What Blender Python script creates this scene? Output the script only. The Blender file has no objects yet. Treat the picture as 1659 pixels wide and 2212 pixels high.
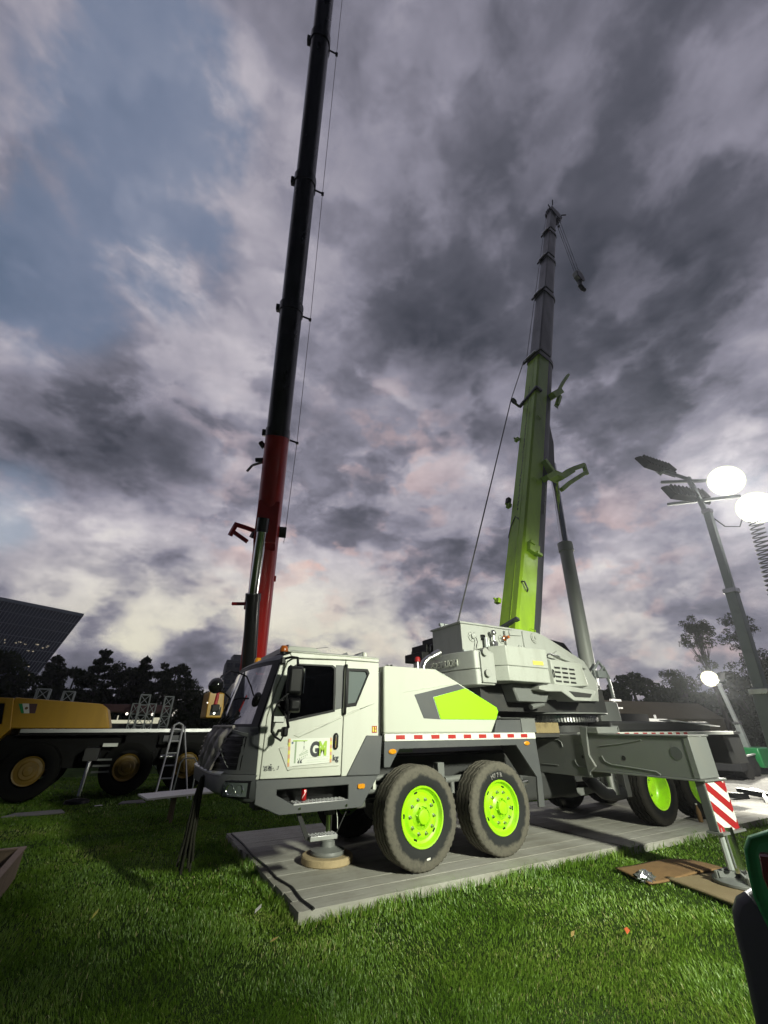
import bpy, math, random
import numpy as np
from mathutils import Vector, Matrix
from mathutils.geometry import tessellate_polygon

random.seed(7)
rng = np.random.default_rng(11)
SC = bpy.context.scene
COL = SC.collection
R = math.radians

# ------------------------------------------------------------------ camera
cam_d = bpy.data.cameras.new('camera')
cam_d.sensor_fit = 'VERTICAL'
cam_d.sensor_height = 36.0
cam_d.lens = 36.0 * 870.0 / 2212.0
cam_d.clip_start = 0.05
cam_d.clip_end = 3000
cam = bpy.data.objects.new('camera', cam_d)
COL.objects.link(cam)
cam.location = (0, 0, 1.7)
_p, _a = math.atan(464 / 870), R(60.6)
_f = Vector((math.cos(_a) * math.cos(_p), math.sin(_a) * math.cos(_p), math.sin(_p)))
cam.rotation_euler = _f.to_track_quat('-Z', 'Y').to_euler()
SC.camera = cam

# ------------------------------------------------------------------ render look
SC.render.engine = 'CYCLES'
SC.cycles.max_bounces = 6
SC.cycles.diffuse_bounces = 2
SC.cycles.glossy_bounces = 3
SC.cycles.transparent_max_bounces = 12
SC.cycles.sample_clamp_indirect = 3.0
SC.cycles.use_denoising = True
SC.cycles.use_adaptive_sampling = True
SC.cycles.adaptive_threshold = 0.02
SC.cycles.adaptive_min_samples = 12
SC.view_settings.view_transform = 'Standard'
SC.view_settings.look = 'None'
SC.view_settings.exposure = 0.0
SC.view_settings.gamma = 1.0
SC.view_settings.use_curve_mapping = False

# ------------------------------------------------------------------ world: dusk sky with broken cloud
SUN_AZ, SUN_EL = 78.0, 1.0        # where the last light sits, behind the yellow crane

class NT:
    """tiny helper for wiring shader nodes"""
    def __init__(s, tree):
        s.t = tree; s.t.nodes.clear(); s.L = tree.links
    def n(s, typ, **kw):
        nd = s.t.nodes.new(typ)
        for k, v in kw.items(): setattr(nd, k, v)
        return nd
    def put(s, sock, v):
        if isinstance(v, bpy.types.NodeSocket): s.L.new(v, sock)
        elif v is not None:
            if sock.type == 'RGBA' and len(v) == 3: v = (*v, 1)
            sock.default_value = v
    def math(s, op, a, b=None, c=None, clamp=False):
        nd = s.n('ShaderNodeMath', operation=op); nd.use_clamp = clamp
        s.put(nd.inputs[0], a)
        if b is not None: s.put(nd.inputs[1], b)
        if c is not None: s.put(nd.inputs[2], c)
        return nd.outputs[0]
    def vec(s, op, a, b=None):
        nd = s.n('ShaderNodeVectorMath', operation=op)
        s.put(nd.inputs[0], a)
        if b is not None: s.put(nd.inputs[1], b)
        return nd.outputs['Value'] if op in ('DOT_PRODUCT', 'LENGTH') else nd.outputs[0]
    def mix(s, f, a, b, blend='MIX'):
        nd = s.n('ShaderNodeMix', data_type='RGBA', blend_type=blend)
        s.put(nd.inputs[0], f); s.put(nd.inputs[6], a); s.put(nd.inputs[7], b)
        return nd.outputs[2]
    def noise(s, vec, scale, detail=4, rough=.55, dist=0.0, lac=2.0):
        nd = s.n('ShaderNodeTexNoise')
        if vec is not None: s.put(nd.inputs['Vector'], vec)
        nd.inputs['Scale'].default_value = scale
        nd.inputs['Detail'].default_value = detail
        nd.inputs['Roughness'].default_value = rough
        nd.inputs['Distortion'].default_value = dist
        nd.inputs['Lacunarity'].default_value = lac
        return nd.outputs['Fac']
    def smooth(s, v, lo, hi, a=0.0, b=1.0):
        nd = s.n('ShaderNodeMapRange', interpolation_type='SMOOTHSTEP')
        s.put(nd.inputs[0], v)
        nd.inputs[1].default_value = lo; nd.inputs[2].default_value = hi
        nd.inputs[3].default_value = a; nd.inputs[4].default_value = b
        return nd.outputs[0]
    def ramp(s, f, stops):
        nd = s.n('ShaderNodeValToRGB'); s.put(nd.inputs[0], f)
        cr = nd.color_ramp
        while len(cr.elements) < len(stops): cr.elements.new(.5)
        for e, (p, c) in zip(cr.elements, stops):
            e.position = p; e.color = (*c, 1)
        return nd.outputs[0]

def skydir(az, el):
    return (math.cos(R(el)) * math.cos(R(az)), math.cos(R(el)) * math.sin(R(az)), math.sin(R(el)))

def make_world():
    w = bpy.data.worlds.new('World'); SC.world = w; w.use_nodes = True
    w.cycles.sampling_method = 'MANUAL'; w.cycles.sample_map_resolution = 256
    q = NT(w.node_tree)
    out = q.n('ShaderNodeOutputWorld'); bg = q.n('ShaderNodeBackground')
    q.L.new(bg.outputs[0], out.inputs[0])
    d = q.vec('NORMALIZE', q.n('ShaderNodeTexCoord').outputs['Generated'])
    sep = q.n('ShaderNodeSeparateXYZ'); q.L.new(d, sep.inputs[0])
    z = q.math('MAXIMUM', sep.outputs[2], 0.0)
    den = q.math('ADD', z, 0.34)
    # cloud deck: the view ray meets a gently curved layer overhead
    pl = q.n('ShaderNodeCombineXYZ')
    q.L.new(q.math('DIVIDE', sep.outputs[0], den), pl.inputs[0])
    q.L.new(q.math('DIVIDE', sep.outputs[1], den), pl.inputs[1])
    def mapped(rot, sc, loc):
        m_ = q.n('ShaderNodeMapping'); q.L.new(pl.outputs[0], m_.inputs[0])
        m_.inputs['Rotation'].default_value = (0, 0, R(rot)); m_.inputs['Scale'].default_value = (*sc, 1); m_.inputs['Location'].default_value = loc
        return m_.outputs[0]
    P = mapped(-24, (1.15, 1.15), (3.1, 1.7, .4)); PB = mapped(40, (1.25, 1.25), (7.3, 4.1, 2.2))
    def blobs(lst):
        acc = None
        for az, el, width, amp in lst:
            c = q.vec('DOT_PRODUCT', d, skydir(az, el))
            k = 1.0 / (1 - math.cos(R(width)))
            e = q.math('POWER', 2.71828, q.math('MULTIPLY', q.math('SUBTRACT', c, 1.0), k))
            t = q.math('MULTIPLY', e, amp)
            acc = t if acc is None else q.math('ADD', acc, t)
        return acc
    def warp(v, amt, sc):
        n_ = q.n('ShaderNodeTexNoise'); q.L.new(v, n_.inputs['Vector']); n_.inputs['Scale'].default_value = sc; n_.inputs['Detail'].default_value = 2
        return q.vec('ADD', v, q.vec('MULTIPLY', q.vec('SUBTRACT', n_.outputs['Color'], (.5, .5, .5)), (amt, amt, amt)))
    P2 = warp(P, .35, 2.0); P3 = warp(PB, .16, 4.0)
    big = q.noise(P2, 1.5, 3, .50)
    Q = warp(q.vec('MULTIPLY', d, (1.0, 1.0, 1.7)), .05, 6.0)
    mid = q.noise(Q, 7.5, 6, .56)
    fine = q.noise(Q, 17.0, 4, .62)
    puff = q.smooth(q.noise(Q, 5.2, 7, .52), .44, .56)
    # slow change of tone over the sky: heavy decks and thin bright places
    tone = blobs([(18, 64, 20, -.09), (16, 47, 14, -.24), (11, 35, 9, -.13), (55, 55, 8, -.15), (46, 47, 8, -.13), (100, 30.5, 6.5, -.30), (109, 29, 5, -.22), (92, 31, 4.5, -.14),
                  (104, 64, 9, .16), (61, 42, 6, .14), (101, 43, 8, .10), (108, 19, 5, .34), (98, 20, 5, .16), (84, 46, 9, .12), (70, 62, 12, .08), (112, 37, 5, .10),
                  (90, 11, 4.5, .32), (69, 12.5, 7, .26), (59, 10, 5, .28), (78, 11, 5, .24), (100, 15, 6, .16), (84, 17, 6, .10), (31, 13, 8, .22), (76, 18, 6, .14), (64, 19, 6, .08), (18, 17, 7, .18), (30, 20, 5, .12), (45, 13, 6, .10),
                  (94, 5, 3.2, -.26), (85, 5.5, 3.2, -.24), (76, 4.5, 3.2, -.20), (100, 4, 4, -.2), (26, 6, 7, -.06), (45, 25, 7, -.10), (66, 27, 5, -.08), (13, 25, 5, .16), (66, 4, 4, -.08)])
    val = q.math('ADD', q.math('MULTIPLY_ADD', q.math('SUBTRACT', big, .5), .62, .552), tone)
    val = q.math('MULTIPLY_ADD', q.math('SUBTRACT', mid, .5), q.smooth(z, .98, .30, .40, .85), val)
    val = q.math('MULTIPLY_ADD', q.math('SUBTRACT', fine, .5), q.smooth(z, .80, .20, .13, .36), val)
    val = q.math('MULTIPLY_ADD', q.math('SUBTRACT', puff, .5), q.smooth(z, .98, .55, .10, .20), val)
    cloud = q.ramp(val, [(.12, (.052, .056, .074)), (.30, (.098, .100, .128)), (.43, (.170, .168, .212)), (.56, (.270, .262, .325)), (.70, (.415, .392, .452)), (.84, (.58, .545, .59)), (1.0, (.76, .72, .71))])
    # clear sky seen between the clouds
    sky = q.n('ShaderNodeTexSky', sky_type='NISHITA'); sky.sun_disc = False
    sky.sun_elevation = R(SUN_EL); sky.sun_rotation = R(90 - SUN_AZ); sky.air_density = 1.4; sky.dust_density = .6; sky.ozone_density = 2.0
    clear = q.mix(.78, q.vec('MULTIPLY', sky.outputs[0], (.12, .12, .12)), (.175, .250, .390))
    clear = q.mix(q.smooth(z, .50, .22), clear, (.42, .50, .60))
    gb = blobs([(114, 59, 8, .44), (110, 50, 6, .34), (118, 45, 7, .30), (113, 40, 6, .22), (108, 20.5, 5, .36), (104, 59, 6, .22), (99, 50, 6, .12), (122, 66, 7, .20), (13, 26, 5, .30), (105, 70, 4, .16)])
    gap = q.math('MULTIPLY_ADD', q.math('SUBTRACT', .5, big), 1.5, gb)
    gap = q.math('MULTIPLY_ADD', q.math('SUBTRACT', mid, .5), -1.5, gap)
    gap = q.math('MULTIPLY_ADD', q.math('SUBTRACT', fine, .5), -.45, gap)
    gap = q.math('MULTIPLY', q.smooth(gap, .04, .50, 0, .66), q.smooth(gb, .06, .24))
    col = q.mix(gap, cloud, clear)
    # pale light low in the west, pink on the undersides
    low = q.smooth(z, .42, .08)
    bright = q.smooth(val, .46, .82)
    warmdir = blobs([(69, 11, 17, 1.0), (90, 9, 15, .9), (31, 10, 14, .40)])
    wf = q.math('MULTIPLY', q.math('MULTIPLY', bright, low), q.math('MINIMUM', warmdir, 1.0))
    col = q.mix(q.math('MULTIPLY', wf, .9), col, (.88, .84, .64))
    pinkn = q.smooth(q.noise(Q, 9.0, 5, .6), .48, .60)
    pinkd = blobs([(70, 23, 4.0, 1.0), (82, 24, 4, .7), (31, 19, 8, .6), (88, 34, 6, .25), (60, 36, 9, .45), (50, 18, 14, .35), (24, 5, 6, .7), (74, 17, 8, .4)])
    pf = q.math('MULTIPLY', q.math('MULTIPLY', pinkn, q.smooth(val, .40, .62)), pinkd)
    col = q.mix(q.math('MINIMUM', q.math('MULTIPLY', pf, .62), .7), col, (.80, .50, .42))
    # dusk: the sky opposite the sunset has already gone dark
    east = q.vec('DOT_PRODUCT', d, (math.cos(R(62)), math.sin(R(62)), .10))
    col = q.mix(q.smooth(east, .06, -.55), col, (.012, .014, .022))
    col = q.mix(q.smooth(sep.outputs[2], .0, -.012), col, (.006, .007, .006))
    q.L.new(col, bg.inputs[0]); bg.inputs[1].default_value = 1.0
make_world()

sun_d = bpy.data.lights.new('last_daylight', 'SUN'); sun_d.energy = 0.03; sun_d.angle = R(20); sun_d.color = (1, .86, .72)
sun = bpy.data.objects.new('last_daylight', sun_d); COL.objects.link(sun)
sun.rotation_euler = (-Vector(skydir(SUN_AZ, 6))).to_track_quat('-Z', 'Y').to_euler()

# ------------------------------------------------------------------ mesh helpers
class MB:
    def __init__(s): s.v = []; s.f = []
    def add(s, vs, fs):
        o = len(s.v); s.v.extend([tuple(p) for p in vs]); s.f.extend([tuple(i + o for i in f) for f in fs]); return s
    def box(s, x0, x1, y0, y1, z0, z1):
        vs = [(x, y, z) for z in (z0, z1) for y in (y0, y1) for x in (x0, x1)]
        return s.add(vs, [(0, 2, 3, 1), (4, 5, 7, 6), (0, 1, 5, 4), (2, 6, 7, 3), (0, 4, 6, 2), (1, 3, 7, 5)])
    def obox(s, c, ax, ay, az):
        c, ax, ay, az = map(Vector, (c, ax, ay, az))
        vs = [c + ax * i + ay * j + az * k for k in (-1, 1) for j in (-1, 1) for i in (-1, 1)]
        return s.add(vs, [(0, 2, 3, 1), (4, 5, 7, 6), (0, 1, 5, 4), (2, 6, 7, 3), (0, 4, 6, 2), (1, 3, 7, 5)])
    def bar(s, p0, p1, w, h=None, up=(0, 0, 1)):
        p0, p1 = Vector(p0), Vector(p1); h = h or w
        a = p1 - p0; L = a.length; a.normalize()
        u = Vector(up)
        if abs(a.dot(u)) > .95: u = Vector((1, 0, 0))
        r = a.cross(u).normalized(); u = r.cross(a)
        return s.obox((p0 + p1) / 2, a * L / 2, r * w / 2, u * h / 2)
    @staticmethod
    def _map(axis, p, t):
        return {'Y': (p[0], t, p[1]), 'X': (t, p[0], p[1]), 'Z': (p[0], p[1], t)}[axis]
    def prism(s, poly, axis, a, b, holes=()):
        loops = [list(poly)] + [list(h) for h in holes]
        flat = [p for l in loops for p in l]; n = len(flat)
        tris = tessellate_polygon([[Vector((p[0], p[1], 0)) for p in l] for l in loops])
        vs = [s._map(axis, p, a) for p in flat] + [s._map(axis, p, b) for p in flat]
        fs = [t for t in tris] + [tuple(i + n for i in reversed(t)) for t in tris]
        o = 0
        for l in loops:
            m = len(l)
            for i in range(m):
                j = (i + 1) % m
                fs.append((o + i, o + j, n + o + j, n + o + i))
            o += m
        return s.add(vs, fs)
    def tube(s, p0, p1, r0, r1=None, n=14, caps=True):
        p0, p1 = Vector(p0), Vector(p1); r1 = r0 if r1 is None else r1
        a = (p1 - p0).normalized(); u = a.orthogonal().normalized(); w = a.cross(u)
        vs = []
        for p, r in ((p0, r0), (p1, r1)):
            vs += [p + (u * math.cos(2 * math.pi * i / n) + w * math.sin(2 * math.pi * i / n)) * r for i in range(n)]
        fs = [(i, (i + 1) % n, n + (i + 1) % n, n + i) for i in range(n)]
        if caps: fs += [tuple(range(n))[::-1], tuple(range(n, 2 * n))]
        return s.add(vs, fs)
    def pipe(s, pts, r, n=8):
        pts = [Vector(p) for p in pts]; vs = []; fs = []
        u = None
        for i, p in enumerate(pts):
            a = (pts[min(i + 1, len(pts) - 1)] - pts[max(i - 1, 0)])
            if a.length < 1e-9: a = Vector((0, 0, 1))
            a.normalize()
            u = a.orthogonal().normalized() if u is None else (u - a * a.dot(u))
            if u.length < 1e-6: u = a.orthogonal()
            u.normalize(); w = a.cross(u)
            rr = r[i] if isinstance(r, (list, tuple)) else r
            vs += [p + (u * math.cos(2 * math.pi * k / n) + w * math.sin(2 * math.pi * k / n)) * rr for k in range(n)]
        for i in range(len(pts) - 1):
            for k in range(n):
                fs.append((i * n + k, i * n + (k + 1) % n, (i + 1) * n + (k + 1) % n, (i + 1) * n + k))
        m = (len(pts) - 1) * n
        fs += [tuple(range(n))[::-1], tuple(range(m, m + n))]
        return s.add(vs, fs)
    def lathe(s, prof, o, axis, n=32, wob=None):
        """prof: (distance along axis, radius); wob(i, j) -> (dt, dr)"""
        o, a = Vector(o), Vector(axis).normalized(); u = a.orthogonal().normalized(); w = a.cross(u); m = len(prof); vs = []
        for i in range(n):
            c = 2 * math.pi * i / n; e = u * math.cos(c) + w * math.sin(c)
            for j, (t, r) in enumerate(prof):
                dt, dr = wob(i, j) if wob else (0, 0)
                vs.append(o + a * (t + dt) + e * max(r + dr, 1e-4))
        fs = [(i * m + j, i * m + j + 1, ((i + 1) % n) * m + j + 1, ((i + 1) % n) * m + j) for i in range(n) for j in range(m - 1)]
        return s.add(vs, fs)
    def loft(s, rings, closed=True, caps=True):
        n = len(rings[0]); vs = [p for r in rings for p in r]; fs = []
        for i in range(len(rings) - 1):
            for k in range(n if closed else n - 1):
                fs.append((i * n + k, i * n + (k + 1) % n, (i + 1) * n + (k + 1) % n, (i + 1) * n + k))
        if caps and closed:
            m = (len(rings) - 1) * n
            fs += [tuple(range(n))[::-1], tuple(range(m, m + n))]
        return s.add(vs, fs)
    def ball(s, c, r, n=16, m=10):
        c = Vector(c); r = (r, r, r) if not isinstance(r, (tuple, list)) else r
        vs = []; fs = []
        for j in range(m + 1):
            t = math.pi * j / m
            for i in range(n):
                p = 2 * math.pi * i / n
                vs.append((c[0] + r[0] * math.sin(t) * math.cos(p), c[1] + r[1] * math.sin(t) * math.sin(p), c[2] + r[2] * math.cos(t)))
        for j in range(m):
            for i in range(n): fs.append((j * n + i, (j + 1) * n + i, (j + 1) * n + (i + 1) % n, j * n + (i + 1) % n))
        return s.add(vs, fs)
    def mesh(s, name, mat, angle=32):
        me = bpy.data.meshes.new(name)
        me.from_pydata(s.v, [], s.f); me.validate()
        import bmesh
        bm = bmesh.new(); bm.from_mesh(me)
        bmesh.ops.recalc_face_normals(bm, faces=bm.faces); bm.to_mesh(me); bm.free()
        if mat: me.materials.append(mat)
        if angle:
            me.shade_smooth(); me.set_sharp_from_angle(angle=R(angle))
        return me
    def build(s, name, mat, parent=None, bevel=0.0, angle=32, seg=2, label=None):
        o = link(name, s.mesh(name, mat, angle), parent)
        if bevel:
            b = o.modifiers.new('bevel', 'BEVEL'); b.width = bevel; b.segments = seg; b.limit_method = 'ANGLE'; b.angle_limit = R(40); b.use_clamp_overlap = True
        if label: o['label'] = label
        return o

def link(name, data, parent=None):
    o = bpy.data.objects.new(name, data); COL.objects.link(o)
    if parent is not None:
        o.parent = parent
        o.matrix_parent_inverse = world_of(parent).inverted()
    return o

def world_of(o):
    M = o.matrix_basis.copy()
    if o.parent is not None: M = world_of(o.parent) @ o.matrix_parent_inverse @ M
    return M

def tag(o, label=None, cat=None, group=None, kind=None):
    if label: o['label'] = label
    if cat: o['category'] = cat
    if group: o['group'] = group
    if kind: o['kind'] = kind
    return o

def thing(name, loc, label, cat, group=None, rz=0):
    o = bpy.data.objects.new(name, None); COL.objects.link(o)
    o.location = loc; o.rotation_euler = (0, 0, rz); o.empty_display_size = .2
    return tag(o, label, cat, group)

def pempty(name, loc, parent):
    o = bpy.data.objects.new(name, None); COL.objects.link(o)
    o.parent = parent; o.matrix_parent_inverse = world_of(parent).inverted(); o.location = loc
    return o

def copy_tree(o, parent=None, delta=None):
    c = o.copy(); COL.objects.link(c)
    if parent is not None: c.parent = parent
    if delta is not None: c.location = Vector(o.location) + Vector(delta)
    for ch in list(o.children): copy_tree(ch, c)
    return c

def text_mesh(body, size, mat, M, name, parent, extrude=.002, bold=0.0, shear=0.0, xs=1.0, align='LEFT'):
    cu = bpy.data.curves.new(name, 'FONT'); cu.body = body; cu.size = size; cu.extrude = extrude; cu.offset = bold; cu.shear = shear
    cu.align_x = align; cu.resolution_u = 4
    ob = bpy.data.objects.new(name, cu); COL.objects.link(ob)
    dg = bpy.context.evaluated_depsgraph_get()
    me = bpy.data.meshes.new_from_object(ob.evaluated_get(dg)); bpy.data.objects.remove(ob)
    me.transform(Matrix.Diagonal((xs, 1, 1, 1))); me.transform(M)
    me.materials.clear(); me.materials.append(mat)
    return link(name, me, parent)

def basis(o, x, y):
    x = Vector(x).normalized(); y = Vector(y).normalized(); z = x.cross(y)
    return Matrix.Translation(Vector(o)) @ Matrix((x, y, z)).transposed().to_4x4()

# ------------------------------------------------------------------ materials
MAT = {}
def principled(name):
    m = bpy.data.materials.new(name); m.use_nodes = True
    q = NT(m.node_tree); o = q.n('ShaderNodeOutputMaterial'); b = q.n('ShaderNodeBsdfPrincipled')
    q.L.new(b.outputs[0], o.inputs[0]); MAT[name] = m
    return m, q, b, o
def paint(name, col, rough=.4, dirt=.25, dirtcol=None, metal=0.0, scale=3.0, coat=0.0, bump=.0, spec=.5, streak=False):
    m, q, b, o = principled(name)
    tc = q.n('ShaderNodeTexCoord').outputs['Object']
    if streak:
        mp = q.n('ShaderNodeMapping'); q.L.new(tc, mp.inputs[0]); mp.inputs['Scale'].default_value = (2.2, 2.2, .35); tcs = mp.outputs[0]
    else: tcs = tc
    n1 = q.noise(tcs, scale, 6, .62); n2 = q.noise(tc, scale * 9, 3, .6)
    dc = dirtcol or tuple(c * .55 for c in col)
    f = q.math('MULTIPLY', q.smooth(n1, .42, .78), dirt)
    c = q.mix(f, col, dc)
    c = q.mix(q.math('MULTIPLY', q.smooth(n2, .55, .75), dirt * .5), c, dc)
    q.put(b.inputs['Base Color'], c)
    q.put(b.inputs['Roughness'], q.math('MULTIPLY_ADD', n1, .3, rough - .12))
    b.inputs['Metallic'].default_value = metal; b.inputs['Coat Weight'].default_value = coat; b.inputs['Coat Roughness'].default_value = .15
    b.inputs['Specular IOR Level'].default_value = spec
    if bump:
        bp = q.n('ShaderNodeBump'); bp.inputs['Strength'].default_value = bump; bp.inputs['Distance'].default_value = .01
        q.L.new(n2, bp.inputs['Height']); q.L.new(bp.outputs[0], b.inputs['Normal'])
    return m
def emit(name, col, power):
    m = bpy.data.materials.new(name); m.use_nodes = True; q = NT(m.node_tree)
    o = q.n('ShaderNodeOutputMaterial'); e = q.n('ShaderNodeEmission'); e.inputs[0].default_value = (*col, 1); e.inputs[1].default_value = power
    q.L.new(e.outputs[0], o.inputs[0]); MAT[name] = m; return m
def glass(name, tint, refl=1.0, rough=.02, base=.04):
    m = bpy.data.materials.new(name); m.use_nodes = True; q = NT(m.node_tree)
    o = q.n('ShaderNodeOutputMaterial'); t = q.n('ShaderNodeBsdfTransparent'); t.inputs[0].default_value = (*tint, 1)
    g = q.n('ShaderNodeBsdfGlossy'); g.inputs['Roughness'].default_value = rough
    lw = q.n('ShaderNodeFresnel'); lw.inputs[0].default_value = 1.5
    mx = q.n('ShaderNodeMixShader')
    f = q.math('MULTIPLY_ADD', lw.outputs[0], refl, base, clamp=True)
    q.L.new(f, mx.inputs[0]); q.L.new(t.outputs[0], mx.inputs[1]); q.L.new(g.outputs[0], mx.inputs[2]); q.L.new(mx.outputs[0], o.inputs[0])
    MAT[name] = m; return m

paint('white_paint', (.62, .635, .555), .36, .38, (.46, .45, .37), coat=.25, scale=1.6, streak=True)
paint('cream_hood', (.56, .58, .50), .38, .2, (.45, .45, .37), coat=.2, scale=1.4, streak=True)
paint('dark_grey', (.088, .092, .096), .45, .3, (.13, .125, .11), scale=2.5)
paint('mid_grey', (.17, .178, .17), .48, .35, (.20, .19, .165), scale=2.0)
paint('light_grey', (.42, .435, .40), .45, .4, (.29, .29, .25), scale=1.8, streak=True)
paint('black_plastic', (.009, .009, .010), .38, .3, (.022, .021, .02), scale=4, spec=.2)
paint('chassis', (.035, .036, .036), .6, .5, (.075, .068, .055), scale=3)
paint('lime', (.38, .78, .006), .36, .5, (.24, .34, .06), coat=.2, scale=5.0)
paint('lime_boom', (.35, .57, .02), .40, .6, (.15, .24, .035), coat=.1, scale=1.2, streak=True)
paint('lime_panel', (.34, .80, .0), .45, .08, (.28, .62, .01), scale=1.0)
paint('boom_dark', (.050, .053, .060), .4, .3, (.09, .09, .09), scale=2)
paint('boom_tele', (.13, .132, .142), .38, .55, (.05, .05, .055), scale=1.0, streak=True)
paint('red_boom', (.52, .016, .014), .35, .3, (.26, .012, .012), coat=.3, scale=1.0, streak=True)
paint('black_boom', (.012, .012, .013), .28, .3, (.03, .03, .03), coat=.4, scale=1.0, streak=True)
paint('yellow_rim', (.17, .10, .008), .5, .6, (.05, .035, .01), scale=4)
paint('yellow_paint', (.52, .285, .008), .45, .4, (.32, .165, .008), coat=.2, scale=1.2, streak=True)
paint('steel', (.55, .55, .54), .28, .35, (.28, .27, .25), metal=1.0, scale=6)
paint('chrome', (.75, .75, .75), .13, .1, metal=1.0)
paint('galv', (.40, .43, .42), .45, .4, (.27, .29, .29), metal=.25, scale=5)
paint('aluminium', (.55, .55, .55), .4, .2, metal=.8, scale=6)
paint('pale_grey', (.46, .48, .43), .45, .5, (.31, .31, .265), scale=1.8, streak=True)
paint('wood_pale', (.27, .21, .10), .8, .8, (.12, .085, .045), scale=11, bump=.4)
paint('wood_disc', (.45, .35, .20), .85, .55, (.24, .18, .10), scale=9, bump=.6)
paint('plywood_brown', (.21, .122, .05), .85, .6, (.12, .068, .03), scale=4, bump=.4)
paint('plywood_pale', (.24, .185, .10), .85, .5, (.2, .14, .07), scale=4, bump=.4)
paint('red_reflector', (.45, .02, .015), .5, .2, (.3, .03, .02), scale=20)
paint('white_reflector', (.72, .74, .68), .5, .25, (.5, .5, .44), scale=12)
paint('white_sheet', (.80, .82, .74), .5, .1)
paint('print_dark', (.045, .05, .055), .6, .1)
paint('print_lime', (.40, .62, .06), .6, .1)
paint('print_line', (.33, .42, .28), .6, .1)
paint('print_blue', (.08, .12, .22), .6, .1)
paint('print_yellow', (.75, .70, .10), .6, .1)
paint('print_salmon', (.68, .36, .20), .6, .1)
paint('print_red', (.36, .012, .014), .5, .15)
paint('amber', (.75, .30, .01), .25, .1, coat=.4)
paint('amber_dark', (.42, .10, .01), .25, .1, coat=.4)
paint('lamp_lens', (.35, .40, .40), .12, .2, metal=.7, coat=.5, scale=14)
paint('cloth_grey', (.34, .315, .29), .55, .6, (.14, .125, .11), scale=6, bump=.3)
paint('rubber_black', (.02, .02, .02), .6, .3, (.05, .047, .04))
paint('shade_black', (.007, .007, .007), .7, .4, (.014, .013, .012), spec=.15)
paint('gloss_black', (.012, .012, .012), .12, .1, coat=.6)
paint('rope', (.06, .06, .06), .6, .2)
paint('hanging_rope', (.022, .022, .012), .9, .5, (.010, .010, .006), scale=20, bump=.6)
paint('can_red', (.5, .01, .012), .22, .05, metal=.4, coat=.5)
paint('green_body', (.02, .27, .075), .28, .1, coat=.6)
paint('grey_plastic', (.045, .044, .055), .45, .2)
paint('tail_red', (.10, .004, .01), .12, .1, coat=.8)
paint('foil', (.6, .62, .62), .15, .2, metal=.9)
paint('paper', (.78, .76, .70), .7, .1)
paint('leaf_dry', (.42, .30, .10), .8, .2)
paint('orange_scrap', (.75, .16, .05), .6, .1)
paint('board_grey', (.24, .23, .22), .8, .4, (.14, .13, .12), scale=3, bump=.3)
paint('bark', (.045, .037, .03), .95, .5, (.02, .018, .015), scale=8, bump=.8)
paint('seat_cloth', (.02, .02, .022), .9, .2)
paint('skin_label', (.72, .62, .12), .6, .2, (.5, .1, .05), scale=30)
paint('concrete_far', (.16, .17, .20), .8, .3, scale=.2)
paint('awning', (.10, .05, .055), .8, .3, scale=1)
paint('tent_tan', (.17, .14, .085), .85, .3, scale=.5)
paint('pvc_white', (.8, .8, .78), .4, .1)
paint('far_dark', (.02, .021, .024), .7, .3, scale=1)
paint('slate_glass', (.05, .062, .105), .18, .1, scale=.1)
paint('fin_grey', (.30, .34, .42), .5, .1, scale=.1)
paint('terracotta_wood', (.30, .22, .16), .85, .5, (.17, .12, .09), scale=6, bump=.5)
glass('windshield', (.22, .24, .24), 1.2, .012, .34)
glass('side_glass', (.10, .11, .11), .9, .02, .02)
paint('quarter_glass', (.16, .19, .185), .12, .3, (.10, .12, .12), coat=.8, scale=2)  # opaque tinted pane, its grey-green reflection is put into the base colour
emit('window_lit', (1, .86, .58), .35)
emit('stage_glow', (1, .97, .70), .55)  # emission stands in for lamplight falling on the canopy table and post
emit('bulb', (1, .95, .8), 2.5)
emit('green_led', (.05, 1, .30), 1.2)

def lamp_mat(name, hot, col, rim, rimpow):
    """lamp glass: soft-edged glow put into the emission, brightest in the middle; 'hot' attribute is 1 at the centre, 0 at the rim"""
    m = bpy.data.materials.new(name); m.use_nodes = True; q = NT(m.node_tree); MAT[name] = m
    o = q.n('ShaderNodeOutputMaterial'); e = q.n('ShaderNodeEmission'); at = q.n('ShaderNodeAttribute'); at.attribute_name = 'hot'
    q.L.new(q.mix(q.smooth(at.outputs['Fac'], .0, .35), rim, col), e.inputs[0])
    q.L.new(q.math('MULTIPLY_ADD', q.math('POWER', at.outputs['Fac'], 1.25), hot, rimpow), e.inputs[1]); q.L.new(e.outputs[0], o.inputs[0])
lamp_mat('lamp_on', 40.0, (1, .99, .93), (.98, 1.0, .80), .55)
lamp_mat('lamp_far', 30.0, (1, .97, .84), (1, .96, .66), .5)

def mirror_mat():
    m, q, b, o = principled('mirror_face'); b.inputs['Metallic'].default_value = 1; b.inputs['Roughness'].default_value = .04; b.inputs['Base Color'].default_value = (.75, .78, .75, 1)
mirror_mat()

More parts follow.
